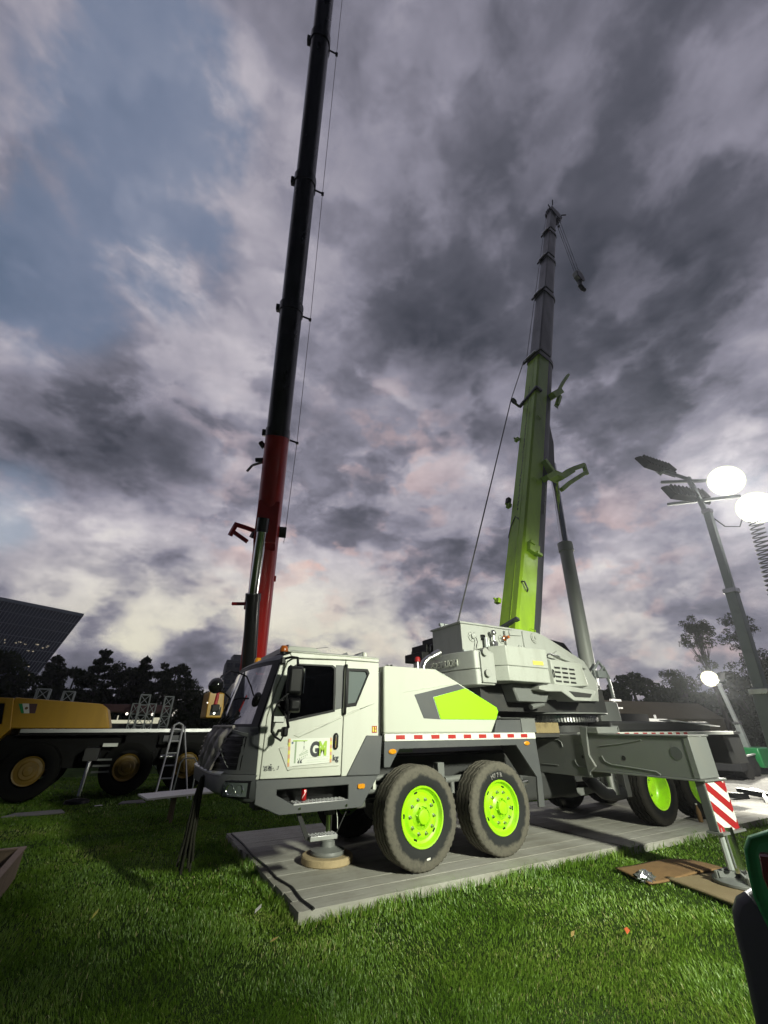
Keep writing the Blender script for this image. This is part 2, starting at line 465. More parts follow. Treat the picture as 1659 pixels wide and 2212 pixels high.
def tyre_mat(name, dust, dark, rmin, rmax):
    m, q, b, o = principled(name); b.inputs['Specular IOR Level'].default_value = .25 if dark[0] > .01 else .08
    tc = q.n('ShaderNodeTexCoord').outputs['Object']
    sp = q.n('ShaderNodeSeparateXYZ'); q.L.new(tc, sp.inputs[0])
    rad = q.math('SQRT', q.math('ADD', q.math('POWER', sp.outputs[0], 2), q.math('POWER', sp.outputs[2], 2)))
    n = q.noise(tc, 7, 6, .65)
    v = q.math('MULTIPLY_ADD', q.math('SUBTRACT', n, .5), .16, rad)
    f = q.smooth(v, rmin, rmax)
    f = q.math('MULTIPLY', f, q.smooth(q.noise(tc, 22, 4, .6), .25, .55, .62, 1.0))
    q.put(b.inputs['Base Color'], q.mix(f, dark, dust)); b.inputs['Roughness'].default_value = .8
    bp = q.n('ShaderNodeBump'); bp.inputs['Strength'].default_value = .35; bp.inputs['Distance'].default_value = .006
    q.L.new(q.noise(tc, 60, 3, .6), bp.inputs['Height']); q.L.new(bp.outputs[0], b.inputs['Normal'])
tyre_mat('tyre_dusty', (.128, .118, .094), (.024, .025, .025), .425, .475)
tyre_mat('tyre_dark', (.022, .020, .017), (.009, .009, .009), .40, .50)
tyre_mat('tyre_black', (.008, .008, .007), (.005, .005, .005), .40, .50)

def plank_mat():
    m, q, b, o = principled('mat_plank')
    tc = q.n('ShaderNodeTexCoord').outputs['Object']
    info = q.n('ShaderNodeObjectInfo').outputs['Random']
    mp = q.n('ShaderNodeMapping'); q.L.new(tc, mp.inputs[0]); mp.inputs['Scale'].default_value = (1.2, 26, 8)
    g = q.noise(mp.outputs[0], 1.6, 7, .65, .4); n = q.noise(tc, 2.4, 6, .6); s = q.noise(tc, 30, 4, .7)
    c = q.ramp(g, [(.2, (.27, .26, .225)), (.5, (.40, .39, .345)), (.8, (.50, .49, .45))])
    c = q.mix(q.smooth(n, .44, .68, 0, .45), c, (.22, .20, .155))
    c = q.mix(q.smooth(q.noise(tc, .9, 4, .6), .50, .66, 0, .5), c, (.17, .155, .12))
    c = q.mix(q.smooth(s, .60, .75, 0, .5), c, (.10, .095, .08))
    c = q.mix(q.math('MULTIPLY', info, .28), c, (.30, .285, .24))
    q.put(b.inputs['Base Color'], c); b.inputs['Roughness'].default_value = .9
    bp = q.n('ShaderNodeBump'); bp.inputs['Strength'].default_value = .5; bp.inputs['Distance'].default_value = .012
    q.L.new(q.math('ADD', g, q.math('MULTIPLY', s, .4)), bp.inputs['Height']); q.L.new(bp.outputs[0], b.inputs['Normal'])
plank_mat()

def ground_mat():
    m, q, b, o = principled('soil_and_turf')
    tc = q.n('ShaderNodeTexCoord').outputs['Object']
    n = q.noise(tc, 1.2, 6, .6); s = q.noise(tc, 35, 5, .7)
    c = q.ramp(n, [(.3, (.028, .055, .009)), (.6, (.048, .090, .015)), (.8, (.065, .085, .022))])
    c = q.mix(q.smooth(s, .4, .7, 0, .7), c, (.02, .032, .008))
    q.put(b.inputs['Base Color'], c); b.inputs['Roughness'].default_value = 1.0; b.inputs['Specular IOR Level'].default_value = .1
    bp = q.n('ShaderNodeBump'); bp.inputs['Strength'].default_value = 1; bp.inputs['Distance'].default_value = .04
    q.L.new(s, bp.inputs['Height']); q.L.new(bp.outputs[0], b.inputs['Normal'])
ground_mat()

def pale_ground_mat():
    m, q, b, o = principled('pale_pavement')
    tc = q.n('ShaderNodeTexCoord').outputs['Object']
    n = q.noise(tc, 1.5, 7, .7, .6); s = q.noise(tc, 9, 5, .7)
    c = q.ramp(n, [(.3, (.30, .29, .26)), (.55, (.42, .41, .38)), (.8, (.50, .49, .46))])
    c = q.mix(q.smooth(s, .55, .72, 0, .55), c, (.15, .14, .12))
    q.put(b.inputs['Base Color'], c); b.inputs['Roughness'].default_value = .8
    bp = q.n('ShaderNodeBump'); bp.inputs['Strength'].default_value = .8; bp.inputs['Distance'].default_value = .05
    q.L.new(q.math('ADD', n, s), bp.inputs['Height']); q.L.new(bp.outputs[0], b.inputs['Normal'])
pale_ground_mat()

def blade_mat():
    m = bpy.data.materials.new('grass_blade'); m.use_nodes = True; q = NT(m.node_tree); MAT['grass_blade'] = m
    o = q.n('ShaderNodeOutputMaterial')
    at = q.n('ShaderNodeAttribute'); at.attribute_name = 'tone'
    c = q.ramp(at.outputs['Fac'], [(0, (.068, .145, .012)), (.35, (.120, .235, .020)), (.7, (.185, .320, .034)), (.93, (.26, .37, .06)), (1, (.42, .41, .16))])
    d = q.n('ShaderNodeBsdfDiffuse'); t = q.n('ShaderNodeBsdfTranslucent'); g = q.n('ShaderNodeBsdfGlossy'); g.inputs['Roughness'].default_value = .45
    q.L.new(c, d.inputs[0]); q.L.new(c, t.inputs[0]); g.inputs[0].default_value = (.8, .9, .7, 1)
    m1 = q.n('ShaderNodeMixShader'); m1.inputs[0].default_value = .35; q.L.new(d.outputs[0], m1.inputs[1]); q.L.new(t.outputs[0], m1.inputs[2])
    m2 = q.n('ShaderNodeMixShader'); m2.inputs[0].default_value = .045; q.L.new(m1.outputs[0], m2.inputs[1]); q.L.new(g.outputs[0], m2.inputs[2])
    q.L.new(m2.outputs[0], o.inputs[0])
blade_mat()

def leaf_mat(name, c0, c1):
    m = bpy.data.materials.new(name); m.use_nodes = True; q = NT(m.node_tree); MAT[name] = m
    o = q.n('ShaderNodeOutputMaterial'); at = q.n('ShaderNodeAttribute'); at.attribute_name = 'tone'
    c = q.mix(at.outputs['Fac'], c0, c1); d = q.n('ShaderNodeBsdfDiffuse'); t = q.n('ShaderNodeBsdfTranslucent')
    q.L.new(c, d.inputs[0]); q.L.new(c, t.inputs[0]); mx = q.n('ShaderNodeMixShader'); mx.inputs[0].default_value = .3
    q.L.new(d.outputs[0], mx.inputs[1]); q.L.new(t.outputs[0], mx.inputs[2]); q.L.new(mx.outputs[0], o.inputs[0])
leaf_mat('leaf_dark', (.020, .030, .012), (.045, .060, .022))
leaf_mat('leaf_olive', (.040, .052, .025), (.075, .09, .045))
M = MAT

# ================================================================== THE SETTING
g = MB().add([(-400, -400, 0), (400, -400, 0), (400, 400, 0), (-400, 400, 0)], [(0, 1, 2, 3)])
tag(g.build('ground', M['soil_and_turf'], angle=0), kind='structure', label='lawn that the cranes stand on')
# pale trampled ground lit by the right-hand light tower
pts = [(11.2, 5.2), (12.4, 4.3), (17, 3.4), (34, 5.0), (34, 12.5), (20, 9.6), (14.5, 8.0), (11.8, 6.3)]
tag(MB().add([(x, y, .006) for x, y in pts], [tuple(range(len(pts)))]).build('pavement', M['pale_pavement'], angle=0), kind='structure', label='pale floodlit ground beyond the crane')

# ================================================================== MAIN CRANE
Y0 = 5.35                      # near side of the carrier
YC = 6.6                       # its centre line
crane = thing('mobile_crane', (5.5, YC, 0), 'white and grey mobile crane with lime wheels and raised lime boom', 'crane')

# ---- cab shell
cab = pempty('cab', (2.2, YC, .84), crane)
def cab_part(name, mb, mat, bevel=.006, **k):
    own = name in ('headlight', 'flank', 'hanging_step', 'front_mirror', 'beacon', 'notice_sticker')   # parts with pieces of their own
    return mb.build(name, M[mat], crane if own else cab, bevel=bevel, **k)
def arc(c, e, p, z, n=18, ylo=5.40, yhi=7.80):
    r = []
    for i in range(n + 1):
        y = ylo + (yhi - ylo) * i / n; t = abs(y - YC) / (YC - ylo)
        r.append((c + (e - c) * t ** p, y, z))
    return r
def shift(r, dx=0, dy=0, dz=0): return [(x + dx, y + dy, z + dz) for x, y, z in r]
# windscreen: bottom arc to top arc, glass in a dark frame
wb, wt = arc(1.135, 1.345, 2.4, 1.705), arc(1.325, 1.515, 2.4, 2.44)
def lerp_ring(a, b, t): return [tuple(p[i] + (q_[i] - p[i]) * t for i in range(3)) for p, q_ in zip(a, b)]
ws_rows = [lerp_ring(wb, wt, t / 6) for t in range(7)]
cab_part('windscreen', MB().loft([r[1:-1] for r in ws_rows[0:]], closed=False), 'windshield', 0)
fr = MB()
for r0, r1 in ((-.04, .035), (.965, 1.04)):
    a, b = lerp_ring(wb, wt, r0), lerp_ring(wb, wt, r1)
    fr.loft([shift(a, -.006), shift(b, -.006), shift(b, .03), shift(a, .03), shift(a, -.006)], closed=False)
for s in (0, 1):
    e = [r[0] if s == 0 else r[-1] for r in ws_rows]; e2 = [r[1] if s == 0 else r[-2] for r in ws_rows]
    fr.loft([[(x - .006, y, z) for x, y, z in e], [(x - .006, y, z) for x, y, z in e2], [(x + .03, y, z) for x, y, z in e2], [(x + .03, y, z) for x, y, z in e]], closed=False)
cab_part('windscreen_frame', fr, 'black_plastic', 0)
for k, (ya, yb, yl) in enumerate(((5.9, 6.35, 1), (6.3, 6.75, 1), (6.8, 7.2, 1))):
    def on_ws(y, t):
        tt = abs(y - YC) / 1.2; c = 1.135 + (1.325 - 1.135) * t; e = 1.345 + (1.515 - 1.345) * t
        return (c + (e - c) * min(tt, 1) ** 2.4 - .015, y, 1.705 + (2.44 - 1.705) * t)
    cab_part('wiper', MB().pipe([on_ws(yb, .0), on_ws((ya + yb) / 2, .07), on_ws(ya, .16)], .008, 6), 'black_plastic', 0)
# header above the windscreen, sloping into the roof
hd = [shift(arc(1.33, 1.52, 2.4, 2.462), -.012), shift(arc(1.36, 1.55, 2.4, 2.50)), shift(arc(1.45, 1.60, 2.4, 2.548)), shift(arc(1.9, 1.9, 2, 2.556))]
cab_part('header', MB().loft(hd, closed=False), 'dark_grey', 0)
# near side sheet metal (thickness 5 cm)
Yi = Y0 + .05
cab_part('pillar', MB().prism([(1.378, 1.18), (1.417, 1.18), (1.417, 1.81), (1.492, 2.13), (1.594, 2.44), (1.655, 2.484), (1.62, 2.535), (1.535, 2.505), (1.36, 1.72)], 'Y', Y0, Yi), 'white_paint', .008)
cab_part('roof_rail', MB().prism([(1.62, 2.535), (1.655, 2.484), (2.41, 2.512), (2.93, 2.512), (2.93, 2.555), (1.64, 2.555)], 'Y', Y0 - .004, Yi), 'white_paint', .01)
door = pempty('door', (1.92, Y0, 1.18), crane)
dw = [(1.545, 1.93), (1.69, 1.768), (2.27, 1.885), (2.255, 2.39), (2.21, 2.42), (1.74, 2.41), (1.65, 2.35)]
MB().prism([(1.425, 1.182), (2.40, 1.176), (2.408, 1.19), (2.408, 2.50), (1.67, 2.472), (1.605, 2.43), (1.50, 2.115), (1.425, 1.805)], 'Y', Y0, Yi, [dw]).build('door_skin', M['white_paint'], door, bevel=.007)
MB().prism(dw, 'Y', Y0 + .020, Y0 + .026).build('window', M['side_glass'], door)
def rim_of(poly, k):
    c = (sum(p[0] for p in poly) / len(poly), sum(p[1] for p in poly) / len(poly))
    return [(c[0] + (p[0] - c[0]) * k, c[1] + (p[1] - c[1]) * k) for p in poly]
MB().prism(rim_of(dw, 1.045), 'Y', Y0 - .006, Y0 + .018, [rim_of(dw, .975)]).build('window_seal', M['black_plastic'], door)
MB().prism([(2.268, 2.435), (2.395, 2.44), (2.395, 1.915), (2.292, 1.892)], 'Y', Y0 - .005, Y0 + .01).build('pillar_trim', M['dark_grey'], door, bevel=.004)
MB().prism([(1.60, 1.485), (1.735, 1.505), (1.79, 1.262), (1.735, 1.245)], 'Y', Y0 - .012, Y0 + .01).build('crease', M['white_paint'], door, bevel=.011)
MB().prism([(1.745, 1.262), (2.38, 1.272), (2.38, 1.30), (1.80, 1.288)], 'Y', Y0 - .010, Y0 + .01).build('crease', M['white_paint'], door, bevel=.009)
MB().prism([(1.76, 1.612), (2.39, 1.80), (2.40, 1.835), (1.83, 1.585)], 'Y', Y0 - .009, Y0 + .01).build('crease', M['white_paint'], door, bevel=.008)
MB().prism([(2.283, 1.48), (2.30, 1.45), (2.335, 1.45), (2.352, 1.48), (2.352, 1.60), (2.335, 1.632), (2.30, 1.632), (2.283, 1.60)], 'Y', Y0 - .02, Y0 + .002).build('handle', M['black_plastic'], door, bevel=.012)
MB().tube((2.318, Y0 - .032, 1.47), (2.318, Y0 - .032, 1.61), .012, n=8).build('handle_bar', M['chrome'], door)
# writing on the door
def side_text(body, x, z, size, mat, parent, y=Y0 - .004, bold=0., xs=1., shear=0., name='lettering'):
    return text_mesh(body, size, M[mat], basis((x, y, z), (1, 0, 0), (0, 0, 1)), name, parent, .0015, bold, shear, xs)
side_text('kg', 2.288, 1.335, .085, 'print_dark', door, bold=.003)
side_text('总载', 1.452, 1.262, .055, 'print_dark', door, xs=.9)
side_text('3', 1.60, 1.268, .05, 'print_dark', door, shear=.3)
smear = MB()
for k in range(22):
    x = 1.44 + random.random() * .13; z = 1.255 + random.random() * .06
    smear.prism([(x, z), (x + .004 + .016 * random.random(), z + .003), (x + .008, z + .010 + .012 * random.random())], 'Y', Y0 - .004, Y0 - .0015)
smear.build('worn_print', M['print_dark'], door)
# rear of the cab side with its quarter window
qw = [(2.464, 1.963), (2.59, 1.98), (2.757, 2.34), (2.73, 2.385), (2.464, 2.38)]
cab_part('side_panel', MB().prism([(2.418, 1.166), (2.93, 1.166), (2.93, 2.505), (2.418, 2.505)], 'Y', Y0, Yi, [qw]), 'white_paint', .007)
cab_part('quarter_window', MB().prism(qw, 'Y', Y0 + .02, Y0 + .026), 'quarter_glass', 0)
cab_part('window_seal', MB().prism(rim_of(qw, 1.16), 'Y', Y0 - .005, Y0 + .018, [rim_of(qw, .97)]), 'black_plastic', 0)
cab_part('crease', MB().prism([(2.42, 1.815), (2.44, 1.85), (2.86, 1.985), (2.87, 1.98)], 'Y', Y0 - .008, Y0 + .01), 'white_paint', .006)
cab_part('wedge_panel', MB().prism([(2.481, 1.168), (2.945, 1.158), (2.976, 1.597), (2.746, 1.60)], 'Y', Y0 - .022, Y0 + .03), 'dark_grey', .01)
red = MB().prism([(2.83, 1.63), (2.905, 1.63), (2.905, 1.71), (2.83, 1.71)], 'Y', Y0 - .003, Y0 + .001); red = cab_part('notice_sticker', red, 'print_red', 0)
MB().prism([(2.84, 1.64), (2.858, 1.64), (2.858, 1.70), (2.84, 1.70)], 'Y', Y0 - .005, Y0 - .003).prism([(2.872, 1.64), (2.895, 1.64), (2.895, 1.668), (2.872, 1.668)], 'Y', Y0 - .005, Y0 - .003).prism([(2.876, 1.678), (2.890, 1.678), (2.890, 1.70), (2.876, 1.70)], 'Y', Y0 - .005, Y0 - .003).build('pictogram', M['print_yellow'], red)
cab_part('grab_handle', MB().pipe([(2.412, Y0, 2.44), (2.408, Y0 - .05, 2.435), (2.404, Y0 - .06, 2.40), (2.406, Y0 - .06, 1.89), (2.41, Y0 - .05, 1.85), (2.414, Y0, 1.845)], .016, 8), 'black_plastic', 0)
# far side, rear wall, roof, floor
fy = 7.80
cab_part('side_panel', MB().prism([(1.40, 1.17), (2.93, 1.166), (2.93, 2.50), (1.62, 2.52), (1.36, 1.72)], 'Y', fy, fy + .05, [[(1.58, 1.9), (2.6, 1.9), (2.6, 2.38), (1.72, 2.38)]]), 'white_paint', .006)
cab_part('window', MB().prism([(1.57, 1.89), (2.61, 1.89), (2.61, 2.39), (1.71, 2.39)], 'Y', fy + .02, fy + .026), 'side_glass', 0)
cab_part('rear_wall', MB().box(2.885, 2.925, Yi + .002, fy - .002, 1.0, 2.53), 'white_paint', .004)
cab_part('floor', MB().box(1.42, 2.88, Yi + .01, fy - .01, 1.10, 1.16), 'black_plastic', 0)
roof = MB().loft([[(1.60, 5.352, 2.556), (2.93, 5.352, 2.556), (2.93, 7.848, 2.556), (1.60, 7.848, 2.556)], [(1.59, 5.345, 2.568), (2.935, 5.345, 2.568), (2.935, 7.855, 2.568), (1.59, 7.855, 2.568)], [(1.66, 5.42, 2.592), (2.92, 5.42, 2.592), (2.92, 7.78, 2.592), (1.66, 7.78, 2.592)]])
cab_part('roof', roof, 'white_paint', .008)
cab_part('roof_fairing', MB().loft([[(1.60, 5.48, 2.58), (2.17, 5.48, 2.58), (2.17, 7.1, 2.58), (1.60, 7.1, 2.58)], [(1.66, 5.56, 2.672), (2.03, 5.56, 2.675), (2.03, 7.0, 2.675), (1.66, 7.0, 2.672)]]), 'cream_hood', .02)
cab_part('roof_fairing', MB().loft([[(1.555, 5.44, 2.565), (1.61, 5.44, 2.58), (1.61, 7.1, 2.58), (1.555, 7.1, 2.565)], [(1.62, 5.53, 2.675), (1.655, 5.55, 2.68), (1.655, 7.0, 2.68), (1.62, 7.0, 2.675)]]), 'black_plastic', .008)
for dx, h in ((0, .07), (.30, .10)):
    cab_part('roof_bracket', MB().prism([(2.36 + dx, 2.588), (2.60 + dx * .9, 2.588), (2.58 + dx * .9, 2.60 + h)], 'Y', 5.68, 5.98), 'dark_grey', .004)
cab_part('roof_vent', MB().box(2.48, 2.58, 5.62, 5.72, 2.588, 2.63), 'black_plastic', .01)
cab_part('roof_vent', MB().tube((2.80, 5.55, 2.588), (2.80, 5.55, 2.66), .035, n=12), 'white_paint', 0)
cab_part('antenna', MB().tube((1.98, 5.62, 2.66), (2.24, 5.60, 2.70), .003, n=5), 'black_plastic', 0)
for x, y, zc, mt in ((1.545, 5.385, 2.555, 'amber_dark'), (1.50, 6.55, 2.545, 'amber')):
    b = cab_part('beacon', MB().lathe([(0, 0), (0, .052), (.015, .055), (.05, .05), (.075, .040), (.082, 0)], (x, y, zc), (0, 0, 1), 18), mt, 0)
    MB().tube((x, y, zc - .03), (x, y, zc), .045, n=14).build('beacon_base', M['black_plastic'], b)
# inside
cab_part('seat', MB().box(2.25, 2.75, 5.7, 6.2, 1.16, 1.55).box(2.62, 2.80, 5.72, 6.18, 1.55, 2.12).box(2.64, 2.76, 5.84, 6.06, 2.14, 2.32), 'seat_cloth', .05)
cab_part('seat', MB().box(2.25, 2.75, 6.95, 7.45, 1.16, 1.55).box(2.62, 2.80, 6.97, 7.43, 1.55, 2.12).box(2.64, 2.76, 7.1, 7.32, 2.14, 2.32), 'seat_cloth', .05)
cab_part('dashboard', MB().loft([[(1.30, 5.46, 1.2), (1.30, 7.74, 1.2), (1.72, 7.74, 1.2), (1.72, 5.46, 1.2)], [(1.38, 5.46, 1.69), (1.38, 7.74, 1.69), (1.66, 7.74, 1.72), (1.66, 5.46, 1.72)]]), 'black_plastic', .03)
sw = MB().lathe([(0, .20), (.012, .212), (.024, .20), (.012, .188), (0, .20)], (1.86, 5.95, 1.80), (-.55, 0, .84), 28)
sw.tube((1.80, 5.95, 1.66), (1.87, 5.95, 1.81), .02).bar((1.87, 5.76, 1.81), (1.87, 6.14, 1.81), .03, .015)
cab_part('steering_wheel', sw, 'black_plastic', 0)
cab_part('screen', MB().obox((1.62, 5.62, 1.85), (.012, 0, .004), (0, .11, 0), (-.02, 0, .08)), 'black_plastic', .005)
cab_part('status_light', MB().ball((1.60, 5.64, 1.90), .013, 10, 6), 'green_led', 0)
# nose below the windscreen: dark corner panels, grille, draped cloth
n0, n1, n2, n3 = arc(1.115, 1.34, 3.0, 1.70, ylo=5.352, yhi=7.848), arc(1.045, 1.362, 4.4, 1.60, ylo=5.352, yhi=7.848), arc(1.01, 1.372, 5, 1.40, ylo=5.352, yhi=7.848), arc(1.0, 1.378, 5.5, 1.23, ylo=5.352, yhi=7.848)
cab_part('nose', MB().loft([shift(n0, .05), n0, n1, n2, n3, shift(n3, .12)], closed=False), 'dark_grey', 0)
def nose_x(y, z, off=0.0):
    rows = [n3, n2, n1, n0]
    for a, b in zip(rows, rows[1:]):
        if a[0][2] <= z <= b[0][2] + 1e-6:
            t = (z - a[0][2]) / (b[0][2] - a[0][2]); k = min(max((y - 5.352) / (7.848 - 5.352), 0), 1) * 18; i = min(int(k), 17); u = k - i
            xa = a[i][0] + (a[i + 1][0] - a[i][0]) * u; xb = b[i][0] + (b[i + 1][0] - b[i][0]) * u
            return xa + (xb - xa) * t - off
    return n3[9][0] - off
def nose_sheet(y0, y1, z0, z1, off, nu=10, nv=4, lean=0.0, fn=None):
    rows = []
    for j in range(nv + 1):
        z = z0 + (z1 - z0) * j / nv; rows.append([(nose_x(y + lean * (z - z0), z, off + (fn(y, z) if fn else 0)), y + lean * (z - z0), z) for y in [y0 + (y1 - y0) * i / nu for i in range(nu + 1)]])
    return rows
gr = nose_sheet(5.47, 6.0, 1.27, 1.60, .004)
cab_part('grille', MB().loft(gr, closed=False), 'black_plastic', 0)
gr = nose_sheet(6.95, 7.58, 1.27, 1.60, .004); cab_part('grille', MB().loft(gr, closed=False), 'black_plastic', 0)
for k in range(5):
    z = 1.31 + k * .062
    for ya, yb in ((5.50, 5.95), (7.0, 7.54)):
        r = [(nose_x(ya + (yb - ya) * i / 6, z, .02), ya + (yb - ya) * i / 6, z) for i in range(7)]
        cab_part('grille_slat', MB().loft([r, shift(r, .004, 0, .02), shift(r, .03, 0, .024), shift(r, .03, 0, 0)], closed=False), 'black_plastic', 0)
r = [(nose_x(5.46 + .4 * i / 6, 1.61 + .03 * i / 6, .012), 5.46 + .4 * i / 6, 1.60 + .06 * i / 6) for i in range(7)]
cab_part('grille_trim', MB().loft([r, shift(r, 0, 0, .03), shift(r, .02, 0, .03)], closed=False), 'mid_grey', 0)
r = [(nose_x(5.58 + .2 * i / 4, 1.29 + .16 * i / 4, .026), 5.58 + .2 * i / 4, 1.285 + .16 * i / 4) for i in range(5)]
cab_part('grille_trim', MB().loft([r, shift(r, -.004, .05, .03), shift(r, .02, .05, .03)], closed=False), 'mid_grey', 0)
def folds(y, z): return .035 + .022 * math.sin(y * 21 + z * 9) + .014 * math.sin(y * 47 - z * 17) + .02 * math.sin(z * 13 + y * 5) * (1.7 - z)
cab_part('draped_cloth', MB().loft(nose_sheet(5.84, 6.85, 1.25, 1.70, .0, 40, 22, lean=-.22, fn=folds), closed=False), 'cloth_grey', 0, angle=60)
rim = [(nose_x(5.75 + 1.0 * i / 20, 1.695, .045), 5.75 + 1.0 * i / 20, 1.70) for i in range(21)]
cab_part('cloth_edge', MB().pipe(rim, .02, 6), 'cloth_grey', 0)
# bumper with headlights
b0, b1, b2, b3 = (arc(.975, 1.392, 5.5, z_, n=26, ylo=5.346, yhi=7.854) for z_ in (1.225, 1.20, 1.02, .965))
b2 = [(x, y, z + .05 * (1 - (abs(y - YC) / 1.25) ** 3)) for x, y, z in b2]
b3 = [(x + .06, y, z + .075 * (1 - (abs(y - YC) / 1.25) ** 3)) for x, y, z in b3]
cab_part('bumper', MB().loft([shift(b0, .10), b0, shift(b1, -.012), b2, b3, shift(b3, .25)], closed=False), 'dark_grey', 0)
trim = [(x - .018, y, z + .004) for x, y, z in b0[3:-3]]
cab_part('bumper_trim', MB().loft([shift(trim, .03, 0, .02), trim, shift(trim, 0, 0, -.016)], closed=False), 'aluminium', 0)
for sgn in (1, -1):
    def hp(t, z): # along the bumper corner
        pts_ = [(1.345, 5.338), (1.24, 5.405), (1.155, 5.50), (1.10, 5.62)]
        k = min(t * 3, 2.999); i = int(k); u = k - i
        x = pts_[i][0] + (pts_[i + 1][0] - pts_[i][0]) * u; y = pts_[i][1] + (pts_[i + 1][1] - pts_[i][1]) * u
        return (x - .012, YC + (y - YC) * sgn if sgn == 1 else 2 * YC - y, z)
    rows = [[hp(t / 8, z) for t in range(9)] for z in (1.012, 1.02, 1.165, 1.175)]
    fr_ = [[(x + (.01 if k in (0, 3) else -.004), y, z) for x, y, z in rw] for k, rw in enumerate(rows)]
    h = cab_part('headlight', MB().loft(fr_, closed=False), 'black_plastic', 0)
    MB().loft([[(x - .009, y - .009 * sgn, z) for x, y, z in [hp(.08 + .84 * t / 8, zz) for t in range(9)]] for zz in (1.03, 1.09, 1.155)], closed=False).build('lens', M['lamp_lens'], h)
    for t in (.3, .62):
        p = hp(t, 1.09); MB().lathe([(0, 0), (.01, .028), (.03, .046), (.034, .049), (.03, .05)], (p[0] + .012, p[1] + .012 * sgn, p[2]), (-.75, -.66 * sgn, 0), 16).build('reflector', M['chrome'], h)
# grey lower flank with the step recess
flank = MB().prism([(1.40, .953), (1.68, .838), (2.70, .84), (2.93, 1.156), (1.384, 1.176)], 'Y', Y0 - .004, Y0 + .03, [[(1.632, 1.075), (2.515, 1.077), (2.52, .93), (1.85, .918), (1.636, 1.022)]])
flank = cab_part('flank', flank, 'dark_grey', .008)
MB().box(1.55, 2.60, 5.66, 5.68, .86, 1.10).box(1.55, 1.57, Y0 + .03, 5.66, .88, 1.10).box(2.57, 2.59, Y0 + .03, 5.66, .86, 1.10).build('step_well', M['black_plastic'], flank)
tread = MB().box(1.84, 2.515, Y0 - .002, 5.56, .905, .932)
tr = tread.build('step_tread', M['aluminium'], flank, bevel=.004)
cl = MB()
for i in range(13):
    for j in range(3):
        x, y = 1.875 + i * .05, 5.39 + j * .06
        cl.tube((x, y, .931), (x, y, .943), .016, .012, 8)
o_ = cl.build('tread_studs', M['aluminium'], flank); o_['kind'] = 'stuff'
for x, z in ((1.915, .885), (2.497, .875)): MB().tube((x, Y0 - .014, z), (x, Y0, z), .014, n=10).build('bolt', M['chrome'], flank)
cab_part('marker_lamp', MB().prism([(2.645, 1.03), (2.725, 1.03), (2.735, 1.04), (2.735, 1.07), (2.725, 1.08), (2.645, 1.08), (2.635, 1.07), (2.635, 1.04)], 'Y', Y0 - .022, Y0 - .004), 'amber', .008)
# folding step below
fs = cab_part('hanging_step', MB().box(2.09, 2.425, 5.40, 5.56, .556, .602), 'aluminium', .005)
cl = MB()
for i in range(8):
    for j in range(3): cl.tube((2.115 + i * .041, 5.425 + j * .05, .602), (2.115 + i * .041, 5.425 + j * .05, .613), .014, .010, 8)
o_ = cl.build('tread_studs', M['aluminium'], fs); o_['kind'] = 'stuff'
MB().bar((1.93, 5.45, .85), (2.085, 5.47, .57), .012, .05).build('strap', M['rubber_black'], fs)
MB().pipe([(2.58, 5.45, .85), (2.54, 5.45, .79), (2.43, 5.47, .58)], .006, 6).build('strap', M['rubber_black'], fs)
MB().pipe([(2.42, 5.46, .82), (2.44, 5.46, .74), (2.445, 5.46, .64)], .004, 6).build('cord', M['white_sheet'], fs)
# mirrors
mir = pempty('mirror', (1.6, 5.1, 1.9), crane)
MB().pipe([(1.53, 5.36, 2.46), (1.60, 5.22, 2.475), (1.64, 5.08, 2.45), (1.645, 5.05, 2.36)], .016, 8).build('arm', M['black_plastic'], mir)
MB().box(1.505, 1.56, 5.30, 5.40, 2.40, 2.48).build('hinge', M['black_plastic'], mir, bevel=.012)
def housing(x0, x1, z0, z1, y=5.05, d=.10):
    w = (x1 - x0)
    return MB().loft([[(x0 + .01, y + d, z0 + .01), (x1 - .02, y + d * .7, z0 + .01), (x1 - .02, y + d * .7, z1 - .01), (x0 + .01, y + d, z1 - .01)],
                      [(x0, y + d * .4, z0), (x1, y + d * .2, z0), (x1, y + d * .2, z1), (x0, y + d * .4, z1)],
                      [(x0 + .02, y - .02, z0 + .025), (x1 - .015, y - .035, z0 + .025), (x1 - .015, y - .035, z1 - .025), (x0 + .02, y - .02, z1 - .025)]])
housing(1.535, 1.722, 2.03, 2.355).build('mirror_housing', M['black_plastic'], mir, bevel=.02, seg=3)
housing(1.575, 1.722, 1.845, 2.005).build('mirror_housing', M['black_plastic'], mir, bevel=.02, seg=3)
MB().obox((1.733, 5.075, 2.19), (.003, .0, 0), (0.0, .05, 0), (0, 0, .14)).build('mirror_face', M['mirror_face'], mir)
MB().pipe([(1.57, 5.08, 2.36), (1.545, 5.09, 2.2), (1.55, 5.08, 2.0), (1.60, 5.08, 1.84), (1.585, 5.07, 1.76), (1.615, 5.10, 1.70), (1.60, 5.22, 1.665), (1.58, 5.35, 1.66)], .017, 8).build('arm', M['black_plastic'], mir)
MB().pipe([(1.57, 5.06, 2.05), (1.45, 5.06, 1.95), (1.405, 5.06, 1.80), (1.41, 5.05, 1.65), (1.46, 5.05, 1.60), (1.53, 5.06, 1.565), (1.56, 5.10, 1.60), (1.58, 5.2, 1.65)], .011, 8).build('arm', M['black_plastic'], mir)
MB().box(1.545, 1.61, 5.06, 5.16, 1.60, 1.70).build('mirror_clamp', M['black_plastic'], mir, bevel=.02)
MB().obox((1.475, 5.05, 1.775), (.065, 0, 0), (0, .02, 0), (0, 0, .035)).build('mirror_housing', M['black_plastic'], mir, bevel=.012)
MB().obox((1.475, 5.026, 1.777), (.058, 0, 0), (0, .002, 0), (0, 0, .028)).build('mirror_face', M['white_reflector'], mir)  # plain white stands in for the cream reflection in this mirror
